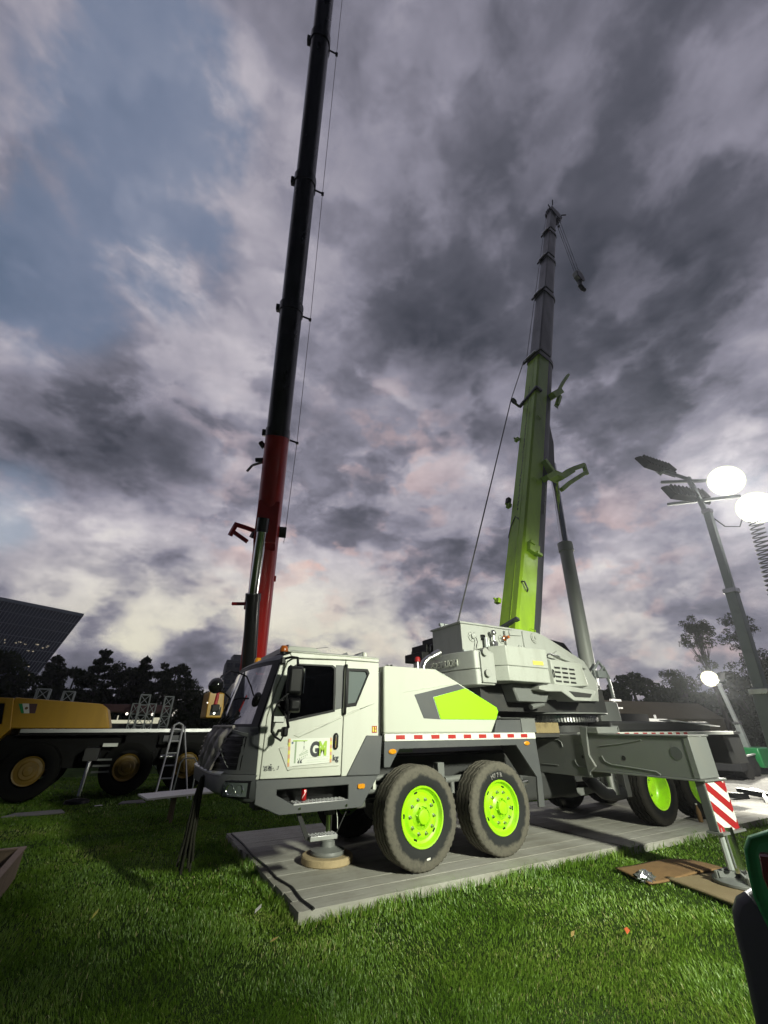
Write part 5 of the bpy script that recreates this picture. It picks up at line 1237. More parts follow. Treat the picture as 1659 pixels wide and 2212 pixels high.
def ywheel(x, y, far=False):
    w = pempty('wheel', (x, y, .72), yc); w.rotation_euler = (0, 0, math.pi if far else 0)
    t = local('tyre', tyre_me['c'], w); t.scale = (1.12, 1.05, 1.12); r_ = local('rim', yrim_me, w); r_.scale = (.98, 1, .98)
yrim_me = MB().lathe([(-.165, .322), (-.175, .330), (-.165, .30), (-.14, .285), (-.15, .22), (-.175, .19), (-.175, .12), (-.19, .10), (-.20, 0)], (0, 0, 0), (0, 1, 0), 40).mesh('rim', M['yellow_rim'], 30)
for x in (-1.9, .24, 1.76, 4.4, 6.0): ywheel(x, YN + .18); ywheel(x, 17.0, True)
oj = pempty('outrigger', (-.64, YN - .5, 0), yc)
MB().tube((-.64, YN - .25, 1.0), (-.66, YN - .32, .16), .05, n=12).build('jack_rod', M['chrome'], oj)
MB().box(-.80, -.48, YN - .4, YN + .6, .92, 1.2).build('beam', M['rubber_black'], oj)
MB().lathe([(0, 0), (0, .28), (.06, .26), (.10, .1), (.10, 0)], (-.66, YN - .32, .02), (0, 0, 1), 20).build('jack_foot', M['black_plastic'], oj)
# turret and operator cab
yt = pempty('turret', (3.6, 16, 1.6), yc)
MB().tube((3.7, 16.0, 1.56), (3.7, 16.0, 1.95), .8, n=30).build('slew_ring', M['shade_black'], yt)
MB().prism([(2.9, 1.95), (4.6, 1.95), (4.6, 2.7), (3.9, 3.2), (3.2, 3.2), (2.9, 2.7)], 'Y', 15.3, 17.6).build('turret_body', M['black_plastic'], yt, bevel=.03)
MB().prism([(2.10, 1.95), (2.62, 1.95), (2.55, 2.68), (2.08, 2.72)], 'Y', 15.2, 16.5).build('operator_cab', M['yellow_paint'], yt, bevel=.03)
MB().box(2.20, 2.52, 15.185, 15.198, 2.02, 2.26).build('hatch', M['rubber_black'], yt)
MB().box(2.26, 2.32, 15.17, 15.184, 2.22, 2.27).box(2.42, 2.47, 15.17, 15.184, 2.20, 2.28).build('label_plate', M['paper'], yt)
MB().tube((2.33, 15.18, 2.08), (2.33, 15.16, 2.08), .035, n=12).build('gauge', M['steel'], yt)
MB().ball((2.07, 15.18, 2.38), .02, 8, 6).build('work_light', M['bulb'], yt)
# boom
RP, RU = Vector((3.431, 15.628, 3.443)), Vector((-.121, -.388, .914)).normalized()
rb_ = pempty('boom', tuple(RP - RU), yc)
RF = Vector((RU.z, 0, -RU.x)).normalized(); RS = RU.cross(RF).normalized()      # cross-section axes
side_dir = RU.cross(Vector((0, 0, 1))).normalized(); belly_dir = RU.cross(side_dir).normalized()
def rsec(s0, s1, k, n=20):
    def ring(s):
        pts_ = []
        for i in range(n):
            c = 2 * math.pi * i / n; a = .43 * k * math.copysign(abs(math.cos(c)) ** .75, math.cos(c)); b_ = .50 * k * math.copysign(abs(math.sin(c)) ** .75, math.sin(c))
            pts_.append(RP + RU * s + side_dir * a + belly_dir * b_)
        return pts_
    return MB().loft([ring(s0), ring(s1)])
rsec(-1.2, 8.6, 1.0).build('base_section', M['red_boom'], rb_)
prev = 8.3
for s1, k in ((13.5, .96), (18.7, .91), (24.8, .86), (34, .81)):
    rsec(prev, s1, k).build('tele_section', M['black_boom'], rb_); prev = s1 - .3
for s0, k in ((8.45, 1.04), (13.3, 1.04), (18.5, .99), (24.6, .94)):
    rsec(s0, s0 + .30, k).build('section_collar', M['black_boom'], rb_)
    c0 = RP + RU * s0 + side_dir * (-.43 * k if side_dir.x > 0 else .43 * k)
    out_ = side_dir if side_dir.x > 0 else -side_dir
    MB().bar(RP + RU * s0 + out_ * .43 * k, RP + RU * s0 + out_ * (.43 * k + .26) - RU * .06, .05).obox(RP + RU * s0 + out_ * (.43 * k + .28) - RU * .08, out_ * .05, RU * .05, belly_dir * .04).build('cable_guide', M['black_boom'], rb_)
    MB().obox(RP + RU * (s0 + .15) - out_ * (.43 * k), out_ * .12, RU * .12, belly_dir * .12).build('collar_lug', M['black_boom'], rb_, bevel=.03)
out_ = side_dir if side_dir.x > 0 else -side_dir
MB().pipe([RP + RU * 4.6 + out_ * .62, RP + RU * 8.45 + out_ * .72, RP + RU * 13.3 + out_ * .74, RP + RU * 18.5 + out_ * .70, RP + RU * 24.6 + out_ * .68, RP + RU * 34 + out_ * .66], .010, 5).build('boom_cable', M['rope'], rb_)
MB().obox(RP + RU * 5.0 + out_ * .55, out_ * .12, RU * .20, belly_dir * .12).bar(RP + RU * 4.9 + out_ * .4, RP + RU * 4.9 + out_ * .6, .06).build('cable_drum', M['black_boom'], rb_, bevel=.02)
MB().obox(RP + RU * 3.3 + out_ * .44, out_ * .04, RU * .10, belly_dir * .08).build('lug', M['red_boom'], rb_)
def rb_bar(pts_, w, name, mat='red_boom'):
    m_ = MB()
    for a, b_ in zip(pts_, pts_[1:]): m_.bar(a, b_, w, w)
    m_.build(name, M[mat], rb_, bevel=.01)
L_ = -out_
rb_bar([RP + RU * 4.95 + L_ * .40, RP + RU * 5.05 + L_ * .75, RP + RU * 5.15 + L_ * 1.18], .13, 'jib_bracket')
rb_bar([RP + RU * 5.12 + L_ * 1.12, RP + RU * 4.72 + L_ * 1.28], .13, 'jib_bracket')
rb_bar([RP + RU * 4.85 + L_ * 1.15, RP + RU * 4.55 + L_ * .65], .12, 'jib_bracket')
rb_bar([RP + RU * 4.95 + L_ * .42, RP + RU * 4.7 + L_ * .52], .16, 'jib_bracket', 'black_boom')
rb_bar([RP + RU * 2.35 + L_ * .40, RP + RU * 2.32 + L_ * .95], .10, 'stop_pin'); rb_bar([RP + RU * 2.15 + L_ * .47, RP + RU * 2.5 + L_ * .47], .10, 'stop_pin')
rb_bar([RP + RU * 7.6 + L_ * .42, RP + RU * 7.55 + L_ * .70], .12, 'lamp_bracket', 'black_boom'); rb_bar([RP + RU * 7.5 + L_ * .44, RP + RU * 7.35 + L_ * .78, RP + RU * 7.1 + L_ * .95], .07, 'lamp_bracket', 'galv')
rb_bar([RP + RU * 8.05 + L_ * .43, RP + RU * 8.25 + L_ * .60], .14, 'lamp_bracket', 'black_boom')
MB().loft([[RP + RU * s + belly_dir * (b_ if belly_dir.y < 0 else -b_) + side_dir * w for s, b_ in ((6.1, .45), (5.2, .62), (4.6, .70), (4.3, .45))] for w in (-.38, .38)]).build('cylinder_lug', M['red_boom'], rb_, bevel=.03)
ycyl = pempty('luffing_cylinder', (3.2, 15, 2), yc)
c0, c1, c2 = Vector((3.36, 15.35, 2.2)), Vector((2.748, 14.03, 5.658)), Vector((2.519, 13.10, 7.75))
MB().tube(c0, c1, .235, n=24).build('barrel', M['black_boom'], ycyl)
MB().tube(c1 - (c1 - c0).normalized() * .15, c1 + (c1 - c0).normalized() * .1, .26, n=24).build('gland', M['black_boom'], ycyl)
MB().tube(c1, c2, .175, n=24).build('rod', M['chrome'], ycyl)
MB().tube(c2 - Vector((0, 0, .1)), c2 + (c2 - c1).normalized() * .4, .20, n=20).build('rod_eye', M['black_boom'], ycyl)

# ladder against the yellow crane
def ladder(x0, x1, xb0, xb1, yb, yt_, zt, label, nr):
    t = thing('ladder', ((xb0 + xb1) / 2, yb, 0), label, 'ladder')
    for a, b_ in ((xb0, x0), (xb1, x1)): MB().pipe([(a, yb, 0), (b_, yt_, zt)], .028, 8).build('rail', M['aluminium'], t)
    for k in range(nr):
        f = (k + .6) / nr; MB().pipe([(xb0 + (x0 - xb0) * f, yb + (yt_ - yb) * f, zt * f), (xb1 + (x1 - xb1) * f, yb + (yt_ - yb) * f, zt * f)], .02, 8).build('rung', M['aluminium'], t)
    MB().pipe([(x0, yt_, zt), ((x0 + x1) / 2, yt_, zt + .06), (x1, yt_, zt)], .024, 8).build('top_bow', M['aluminium'], t)
    return t
t = ladder(1.20, 1.44, 1.05, 1.40, 14.1, 14.62, 1.74, 'aluminium ladder leaning on the yellow crane', 6)
MB().pipe([(1.49, 14.62, 1.70), (1.86, 14.05, 0)], .02, 8).build('brace', M['aluminium'], t)
sg2 = thing('barrier_frame', (1.75, 13.7, 0), 'bent metal tube frame standing beside the ladder', 'frame')
MB().pipe([(1.42, 13.7, 0), (1.47, 13.7, .85), (1.55, 13.7, .95), (1.80, 13.7, .95), (1.88, 13.7, .85), (1.90, 13.7, 0)], .018, 8).build('tube', M['galv'], sg2)

# ================================================================== LIGHT TOWERS
def aim(o, d): o.rotation_euler = Vector(d).to_track_quat('-Z', 'Y').to_euler()
def floodlight(root, pos, d, w=.30, h=.24, lit=True, mat='lamp_on', name='floodlight'):
    """a flood lamp: finned housing, rim, glass that shines along d"""
    pos, d = Vector(pos), Vector(d).normalized(); u = d.orthogonal().normalized()
    sx = d.cross(Vector((0, 0, 1))).normalized(); su = sx.cross(d).normalized()
    if lit:  # lit heads are round, their glow is put into the shape
        hs = MB().lathe([(-.22, 0), (-.22, w * .35), (-.10, w * .8), (.02, w), (.035, w), (.035, w - .02)], pos, d, 30)
        o = hs.build(name, M['black_plastic'], root); prof = [(.042 + .04 * (1 - f * f), (w + .012) * f) for f in (1, .85, .7, .55, .4, .25, .1, 0)]
        gl = MB().lathe(prof, pos, d, 30).build('lamp_glass', M[mat], o); at = gl.data.attributes.new('hot', 'FLOAT', 'POINT')
        at.data.foreach_set('value', [max(0., 1 - ((Vector(v.co) - pos) - d * (Vector(v.co) - pos).dot(d)).length / (w + .012)) for v in gl.data.vertices])
        return o
    hs = MB().loft([[pos - d * .10 + sx * a * w * .9 + su * b_ * h * .8 for a, b_ in ((-1, -1), (1, -1), (1, 1), (-1, 1))], [pos + sx * a * w + su * b_ * h for a, b_ in ((-1, -1), (1, -1), (1, 1), (-1, 1))], [pos + d * .05 + sx * a * w + su * b_ * h for a, b_ in ((-1, -1), (1, -1), (1, 1), (-1, 1))]])
    for k in range(9): hs.obox(pos - d * .11 + sx * (k - 4) * w * .2, su * h * .8, sx * .008, d * .06)
    o = hs.build(name, M['black_plastic'], root, bevel=.012)
    MB().obox(pos + d * .052, sx * (w - .02), su * (h - .02), d * .004).build('lamp_glass', M['lamp_lens'], o)
    return o
def light_tower(loc, label, lean, zt, mast_pts, secs):
    root = thing('light_tower', loc, label, 'light tower', 'mobile light towers')
    for (p0, p1, w) in secs:
        p0, p1 = Vector(p0), Vector(p1); m_ = MB().bar(p0, p1, w, w, up=(1, 0, 0)); a = (p1 - p0).normalized()
        m_.build('mast_section', M['galv'], root, bevel=.012)
        MB().obox(p1 - a * .06, a * .05, Vector((1, 0, 0)) * (w * .62), Vector((0, 1, 0)) * (w * .62)).build('mast_collar', M['steel'], root, bevel=.006)
    return root
# the tower standing at the right edge, two of its four lamps lit
b0_, b1_, b2_, b3_ = (11.23, 4.245, .5), (11.28, 4.09, 2.4), (11.34, 3.92, 4.5), (11.39, 3.76, 6.5)
lt = light_tower((11.25, 4.6, 0), 'galvanised light tower with four floodlights at the right edge', 0, 6.5, None, [(b0_, b1_, .27), (b1_, b2_, .20), (b2_, b3_, .15)])
MB().bar((11.3, 4.5, 6.98), (11.47, 3.05, 6.55), .07).bar((11.28, 4.45, 7.65), (11.50, 3.2, 7.1), .07).bar((11.40, 3.80, 6.5), (11.38, 3.86, 7.5), .10).bar((11.38, 3.86, 7.45), (11.12, 4.36, 7.98), .07).bar((11.12, 4.30, 7.80), (11.10, 4.40, 8.02), .12).build('cross_arm', M['galv'], lt)
camv = Vector((0, 0, 1.7))
for p, d, lit in (((11.56, 3.20, 7.10), (-.84, -.12, -.53), True), ((11.62, 2.92, 6.22), (-.84, -.16, -.52), True), ((11.10, 4.36, 8.05), (.10, .92, -.38), False), ((11.25, 4.0, 7.0), (.25, .90, -.34), False)):
    floodlight(lt, p, d, .37 if lit else .62, .30 if lit else .22, lit)
cx = MB(); n = 330
cx.pipe([Vector((11.62, 3.04, 5.95)) + (Vector((11.58, 3.42, 3.2)) - Vector((11.62, 3.04, 5.95))) * (i / n) + Vector((.0, .13 * math.cos(i * .5236), .0)) + Vector((.12, 0, .03)) * math.sin(i * .5236) for i in range(n + 1)], .016, 5)
cx.build('coiled_cable', M['rope'], lt)
MB().pipe([(11.5, 3.8, 6.4), (11.55, 3.6, 6.0), (11.6, 3.35, 5.9), (11.63, 3.2, 6.15)], .015, 6).build('cable', M['rope'], lt)
MB().box(11.05, 12.45, 2.6, 4.15, .45, 1.2).build('generator_box', M['far_dark'], lt, bevel=.05)
for y in (2.6, 4.0): MB().tube((11.7, y - .1, .32), (11.7, y + .1, .32), .32, n=24).build('wheel', M['rubber_black'], lt)
def spot(name, root, pos, target, power, size, blend, col=(1, .97, .86), rad=.25):
    l = bpy.data.lights.new(name, 'SPOT'); l.energy = power; l.spot_size = R(size); l.spot_blend = blend; l.color = col; l.shadow_soft_size = rad
    o = link(name, l, root); o.location = pos; aim(o, Vector(target) - Vector(pos)); return o
spot('flood_beam', lt, (11.85, 3.35, 6.7), (19, 7.6, 0), 5200, 105, .6, rad=.3)
# smaller tower farther back, one lamp lit
fb0, fb1 = (23.10, 9.60, .3), (22.98, 9.80, 3.45)
lf = light_tower((23.1, 9.6, 0), 'small far light tower with one glowing lamp beneath the bare trees', 0, 4, None, [(fb0, (23.05, 9.68, 1.9), .20), ((23.05, 9.68, 1.9), fb1, .14)])
MB().bar((23.02, 9.95, 3.72), (22.95, 9.45, 3.55), .06).build('cross_arm', M['galv'], lf)
floodlight(lf, (22.82, 10.02, 3.66), (-.86, -.44, -.25), .33, .26, True, 'lamp_far')
floodlight(lf, (22.98, 9.55, 3.70), (.5, -.8, -.2), .2, .18, False)
MB().box(22.4, 23.9, 9.0, 10.4, .25, .95).build('generator_box', M['green_body'], lf, bevel=.05)
spot('flood_beam', lf, (22.4, 9.85, 3.5), (15, 7, 0), 1500, 110, .6, rad=.3)
# the tower behind the photographer that lights this side of the crane
KEY = Vector((5.1, -6.3, 5.8))
lk = light_tower((5.1, -6.5, 0), 'light tower behind the photographer facing the white crane', 0, 5.8, None, [((5.1, -6.5, .5), (5.1, -6.5, 2.4), .30), ((5.1, -6.5, 2.4), (5.1, -6.5, 4.2), .24), ((5.1, -6.5, 4.2), (5.1, -6.5, 5.7), .18)])
MB().bar((4.3, -6.5, 5.78), (5.9, -6.5, 5.78), .07).build('cross_arm', M['galv'], lk)
for dx in (-.55, -.18, .18, .55): floodlight(lk, (5.1 + dx, -6.42, 5.8), (0, .95, -.30), .16, .2, True)
MB().box(4.3, 5.9, -7.5, -5.6, .4, 1.2).build('generator_box', M['far_dark'], lk, bevel=.05)
spot('key_beam', lk, tuple(KEY + Vector((0, .15, 0))), (5.3, 5.7, 1.4), 11000, 51, 1.0, col=(.97, 1.0, .83), rad=.42)

for p_, d_ in (((11.56, 3.20, 7.10), (-.84, -.12, -.53)), ((11.62, 2.92, 6.22), (-.84, -.16, -.52))):
    spot('lamp_beam', lt, tuple(Vector(p_) + Vector(d_) * .16), (1.0, .0, 2.2), 4000, 50, .9, col=(1, .99, .90), rad=.20)
spot('lamp_beam', lf, (22.70, 9.96, 3.62), (0, 0, 1.7), 3600, 44, .9, col=(1, .97, .84), rad=.2)

# ================================================================== RIGHT BACKGROUND
def far_box(name, label, cat, pts_, axis_z, mat, **k):
    t = thing(name, (pts_[0][0], pts_[0][1], 0), label, cat, **k); MB().prism(pts_, 'Z', *axis_z).build('shell', M[mat], t, bevel=.03); return t
t = far_box('flatbed_trailer', 'long low dark trailer parked on the pale ground at right', 'trailer', [(19.2, 8.4), (32, 11.6), (31.4, 14.0), (18.6, 10.8)], (.30, .70), 'far_dark')
MB().bar((19.2, 8.38, .73), (24, 9.58, .73), .05).build('edge_rail', M['pvc_white'], t)
for x in (20.2, 21.6, 27): MB().tube((x, 8.4 + (x - 19.2) * .25, .32), (x + .05, 8.8 + (x - 19.2) * .25, .32), .31, n=20).build('wheel', M['rubber_black'], t)
def hedge(label, p0, p1, h, n, seed, mat='leaf_dark', size=.26):
    t_ = thing('hedge', (p0[0], p0[1], 0), label, 'hedge'); r2 = random.Random(seed); cl2 = []
    for k in range(n):
        f = k / (n - 1); x, y = p0[0] + (p1[0] - p0[0]) * f, p0[1] + (p1[1] - p0[1]) * f
        for zz in (.25, .6, .9): cl2.append(((x + r2.uniform(-.6, .6), y + r2.uniform(-.6, .6), h * zz * r2.uniform(.85, 1.1)), (1.25, 1.0, h * .26)))
    leaf_cloud('foliage', cl2, mat, t_, 150, size, seed)
tt = thing('tent', (34, 26, 0), 'long tan tent roof low under the right-hand trees', 'tent')
for k in range(3):
    a = Vector((26 + k * 4.2, 17.5 - k * .2, 0)); ax_ = Vector((4.1, -.3, 0))
    MB().loft([[a + Vector((0, 0, 2.2)), a + Vector((0, 3, 2.2)), a + Vector((0, 1.5, 3.3))], [a + ax_ + Vector((0, 0, 2.2)), a + ax_ + Vector((0, 3, 2.2)), a + ax_ + Vector((0, 1.5, 3.3))]]).build('roof', M['tent_tan'], tt)
    MB().obox(a + ax_ / 2 + Vector((0, 1.5, 1.1)), ax_ * .49, (0, 1.4, 0), (0, 0, 1.1)).build('wall', M['tent_tan'], tt)
rl = thing('pipe_stack', (16, 10.6, 0), 'white pipe rack glinting behind the turret of the white crane', 'pipes')
for k in range(5): MB().bar((15.0, 9.75 + k * .06, 1.92 + .05 * (k % 2)), (17.6, 9.55 + k * .06, 1.88 + .05 * (k % 2)), .05).build('pipe', M['pvc_white'], rl)
for x in (15.1, 15.5, 17.4): MB().bar((x, 9.9, 0), (x, 9.9, 2.6 if x < 15.3 else 2.1), .06).build('post', M['pvc_white'], rl)
MB().bar((14.9, 9.9, 2.55), (15.5, 9.9, 2.55), .07).bar((14.9, 9.9, 2.3), (15.5, 9.9, 2.3), .05).build('top_rail', M['pvc_white'], rl)
db = thing('debris_heap', (15.3, 6.0, 0), 'dark heap of cables and debris on the pale ground', 'debris')
for k in range(16):
    x, y = 14.4 + random.random() * 3.0, 6.0 + random.uniform(-.5, .5) + (random.random()) * .3; a = random.random() * 3.1
    MB().obox((x, y, .08 + .06 * random.random()), (.3 * math.cos(a), .3 * math.sin(a), .02), (-.1 * math.sin(a), .1 * math.cos(a), 0), (0, .01, .06)).build('piece', M['black_plastic' if k % 4 else 'pvc_white'], db)

# ================================================================== LEFT BACKGROUND: stage, trusses, towers
sgb = thing('stage_canopy', (.2, 26, 0), 'low dark red canopy with a glowing white table behind the yellow crane', 'canopy')
MB().box(-1.3, 1.7, 25.9, 29, 2.36, 2.70).build('canopy_roof', M['awning'], sgb, bevel=.03)
for x in (-1.2, 1.6): MB().box(x - .05, x + .05, 25.95, 26.05, 0, 2.36).build('post', M['far_dark'], sgb)
MB().box(-.85, 1.35, 26.0, 26.3, 1.85, 2.0).build('glow_table', M['stage_glow'], sgb); MB().box(1.1, 1.42, 26.0, 26.3, 2.0, 2.12).build('glow_table', M['stage_glow'], sgb)  # table top emits, its lit look is put into the material
MB().box(-.85, 1.4, 26.05, 26.35, 0, 1.845).build('table_skirt', M['far_dark'], sgb)
MB().box(-.52, -.47, 26.0, 26.1, 2.0, 2.2).build('sign_post', M['stage_glow'], sgb)  # post emits too, so that it looks lit
for x, z in ((-.15, 2.28), (1.0, 2.27)): MB().ball((x, 26.2, z), .06, 10, 6).build('bulb', M['bulb'], sgb)
def truss(x, y, z0, z1, w, label, lean=0.0, tone='galv'):
    t = thing('truss_tower', (x, y, 0), label, 'truss', 'upright truss towers')
    cor = [(-w, -w), (w, -w), (w, w), (-w, w)]
    for a, b_ in cor: MB().tube((x + a, y + b_, 0), (x + a + lean, y + b_, z1), .025, n=6).build('chord', M[tone], t)
    n = max(3, int(z1 / .42)); m_ = MB()
    for k in range(n):
        za, zb = z1 * k / n, z1 * (k + 1) / n; la, lb_ = lean * k / n, lean * (k + 1) / n
        for i in range(4):
            p, q_ = cor[i], cor[(i + 1) % 4]
            if k % 2: p, q_ = q_, p
            m_.tube((x + p[0] + la, y + p[1], za), (x + q_[0] + lb_, y + q_[1], zb), .016, n=5)
            m_.tube((x + cor[i][0] + lb_, y + cor[i][1], zb), (x + cor[(i + 1) % 4][0] + lb_, y + cor[(i + 1) % 4][1], zb), .016, n=5)
    m_.build('lattice', M[tone], t)
truss(.50, 24, 0, 3.05, .20, 'tall pale truss tower standing left of the ladder', -.05)
truss(1.46, 23.95, 0, 3.0, .18, 'tall pale truss tower standing right of the ladder top', .03)
truss(-3.47, 23.75, 0, 3.14, .22, 'truss tower top peeping over the flag end of the yellow cover')
truss(-2.56, 23.86, 0, 3.08, .20, 'truss tower top peeping over the middle of the yellow cover')
truss(.16, 24.4, 0, 2.68, .16, 'short dim truss tower under the red canopy, left one')
truss(.84, 24.4, 0, 2.68, .16, 'short dim truss tower under the red canopy, right one')

# leaning glass office block
gb = thing('office_building', (-34, 157, 0), 'dark glass office block with leaning side and slanting fins', 'building')
T0, T1 = Vector((-72, 147.5, 36.5)), Vector((-20.2, 158.7, 32.9)); B1_, B0_ = Vector((-31.5, 157.2, -2)), Vector((-70, 148.4, -2))
back = Vector((-8, 34, 0))
MB().loft([[B0_, B1_, T1, T0], [p + back for p in (B0_, B1_, T1, T0)]]).build('glass_body', M['slate_glass'], gb)
nrm = (T1 - T0).cross(B1_ - T1).normalized()
if nrm.y > 0: nrm = -nrm
for k in range(64):
    f = k / 63; a, b_ = T0.lerp(T1, f), B0_.lerp(B1_, f); MB().bar(a + nrm * .15, b_ + nrm * .15, .16, .20, up=nrm).build('fin', M['fin_grey'], gb)
for k in range(1, 12):
    f = k / 12; a, b_ = T0.lerp(B0_, f), T1.lerp(B1_, f); MB().bar(a + nrm * .06, b_ + nrm * .06, .14, .20, up=nrm).build('floor_band', M['fin_grey'], gb)
MB().bar(T0 + nrm * .2, T1 + nrm * .2, .9, .9, up=nrm).build('parapet', M['fin_grey'], gb)
for k in range(60):
    fl_ = random.choice([.29, .30, .31, .345, .515, .52, .525, .53, .46]); u = random.uniform(.55, .97); a, b_ = T0.lerp(B0_, fl_), T1.lerp(B1_, fl_); p = a.lerp(b_, u) + nrm * .10
    MB().obox(p, (T1 - T0).normalized() * random.uniform(.12, .34), (0, 0, random.uniform(.08, .15)), nrm * .05).build('lit_window', M['window_lit'], gb)
gb2 = thing('apartment_building', (21, 118, 0), 'grey tower block far behind the red boom', 'building')
MB().prism([(18.9, 118), (28.5, 116.3), (30, 128), (20.3, 129.7)], 'Z', 0, 17.4).build('wall', M['concrete_far'], gb2, bevel=.2)
MB().prism([(20.6, 119), (27.5, 118), (28, 124), (21, 125)], 'Z', 17.4, 18.9).build('roof_house', M['concrete_far'], gb2)
for r_ in range(7):
    for c in range(5):
        p = Vector((18.9, 118, 0)).lerp(Vector((28.5, 116.3, 0)), (c + .5) / 5); MB().obox((p.x, p.y - .05, 4 + r_ * 2), (.62, -.11, 0), (0, .1, 0), (0, 0, .5)).build('window', M['slate_glass'], gb2)

# ================================================================== TREES
def leaf_cloud(name, clumps, mat, parent, n_per, size, seed, droop=0.0):
    r_ = np.random.default_rng(seed); V = []; tone = []
    for (c, rad) in clumps:
        n = int(n_per * (rad[0] * rad[1] * rad[2]) ** .5) + 8
        d = r_.normal(size=(n, 3)); d /= np.linalg.norm(d, axis=1)[:, None]; rr = r_.uniform(.25, 1.0, n) ** .5
        p = np.array(c) + d * rr[:, None] * np.array(rad); p[:, 2] -= droop * r_.random(n)
        a = r_.normal(size=(n, 3)); a /= np.linalg.norm(a, axis=1)[:, None]; b_ = np.cross(a, r_.normal(size=(n, 3))); b_ /= np.linalg.norm(b_, axis=1)[:, None]
        s = size * r_.uniform(.55, 1.35, n)[:, None]
        V.append(np.stack([p - a * s, p + b_ * s * .45, p + a * s, p - b_ * s * .45], 1).reshape(-1, 3)); tone.append(np.repeat(r_.random(n), 4))
    V = np.concatenate(V); T = np.concatenate(tone); nf = len(V) // 4
    me = bpy.data.meshes.new(name); me.vertices.add(len(V)); me.vertices.foreach_set('co', V.astype(np.float32).ravel())
    me.loops.add(nf * 4); me.loops.foreach_set('vertex_index', np.arange(nf * 4, dtype=np.int32)); me.polygons.add(nf); me.polygons.foreach_set('loop_start', np.arange(0, nf * 4, 4, dtype=np.int32))
    me.update(calc_edges=True); at = me.attributes.new('tone', 'FLOAT', 'POINT'); at.data.foreach_set('value', T.astype(np.float32)); me.materials.append(M[mat])
    return link(name, me, parent)
def tree(x, y, h, w, label, kind='round', mat='leaf_dark', seed=0, group='trees', lean=(0, 0)):
    rnd = random.Random(seed * 7 + 3)
    t = thing({'pine': 'conifer_tree', 'wisp': 'sparse_tree'}.get(kind, 'broadleaf_tree'), (x, y, 0), label, 'tree', group)
    tr_ = MB().pipe([(x, y, 0), (x + lean[0] * .3, y, h * .3), (x + lean[0] * .7, y, h * .6), (x + lean[0], y, h * .92)], [w * .10 + .06, w * .08 + .05, w * .05 + .04, .03], 8); clumps = []
    if kind == 'pine':
        for k in range(11):
            f = .12 + .84 * k / 10; r_ = w * (1.02 - f) * 1.05 + .22
            for m_ in range(7):
                a = rnd.random() * 6.28; q_ = r_ * rnd.uniform(.45, 1); clumps.append(((x + lean[0] * f + q_ * math.cos(a), y + q_ * math.sin(a), h * f + rnd.uniform(-.15, .25)), (r_ * .40 + .2, r_ * .40 + .2, .26)))
        clumps.append(((x + lean[0], y, h * .97), (.22, .22, h * .05)))
    elif kind == 'wisp':
        for k in range(9):
            a = rnd.random() * 6.28; f = rnd.uniform(.55, 1.0); q_ = w * rnd.uniform(.15, .9) * (1.15 - .5 * f); p = (x + lean[0] * f + q_ * math.cos(a), y + q_ * math.sin(a), h * f)
            s = (x + lean[0] * f * .7, y, h * (f - .3)); mid = ((s[0] + p[0]) / 2 + rnd.uniform(-.2, .2), (s[1] + p[1]) / 2, (s[2] + p[2]) / 2 + .1)
            tr_.pipe([s, mid, p], [.05, .035, .012], 5)
            for m_ in range(7):
                e = (p[0] + rnd.uniform(-.75, .75), p[1] + rnd.uniform(-.75, .75), p[2] + rnd.uniform(-.5, .6)); tr_.pipe([mid, e], [.018, .006], 4)
                clumps.append((e, (.40, .40, .32)))
    else:
        for k in range(44):
            a = rnd.random() * 6.28; v = rnd.random(); f = .22 + .75 * v; q_ = w * math.sqrt(max(.05, 1 - ((f - .62) / .42) ** 2)) * rnd.uniform(.3, 1.0); s = w * rnd.uniform(.20, .38)
            clumps.append(((x + q_ * math.cos(a), y + q_ * math.sin(a), h * f - s * .3), (s * 1.1, s * 1.1, s * .8)))
        for k in range(5):
            a = rnd.random() * 6.28; tr_.pipe([(x, y, h * .3), (x + w * .6 * math.cos(a), y + w * .6 * math.sin(a), h * .65)], [.10, .03], 5)
    tr_.build('trunk', M['bark'], t)
    leaf_cloud('crown', clumps, mat, t, {'pine': 210, 'wisp': 330, 'round': 230}[kind], {'pine': .20, 'wisp': .085, 'round': .20}[kind], seed)
    return t
LT = [(-15.5, 52, 8.8, 3.6, 'round', 'big dark broadleaf tree in front of the glass office block'), (-12.6, 53.5, 8.4, 2.8, 'round', 'dark tree at the left picture edge below the glass block'), (-10.4, 54, 6.6, 2.3, 'round', 'low dark tree at the foot of the glass block'),
      (-7.7, 54.4, 8.1, 2.4, 'pine', 'layered conifer just right of the glass block'), (-5.9, 54.7, 7.1, 1.8, 'round', 'narrow dark tree between the two layered conifers'), (-3.9, 54.8, 9.0, 2.9, 'pine', 'tallest conifer with a pointed top behind the yellow cover'),
      (-1.6, 54.9, 8.0, 2.0, 'round', 'loose-topped tree right of the tallest conifer'), (.2, 55, 8.6, 2.0, 'pine', 'dark conifer above the red canopy'), (1.6, 55, 7.3, 1.7, 'round', 'small dark tree above the canopy end'), (3.5, 54.9, 8.3, 2.2, 'round', 'rounded dark tree with a ragged right edge'), (5.6, 54.7, 6.3, 1.8, 'round', 'lowest dark tree beside the yellow operator cab'),
      (8.2, 54, 5.6, 2.4, 'round', 'dark shrubby tree behind the cab windscreen'), (13.4, 52, 6.8, 2.2, 'round', 'dark tree behind the red boom foot'), (17.6, 50, 6.2, 2.6, 'round', 'dark tree hidden low behind the white cab roof')]
for i, (x, y, h, w, kd, lb) in enumerate(LT): tree(x, y, h, w, lb, kd, 'leaf_dark', 20 + i, 'dark trees behind the yellow crane')
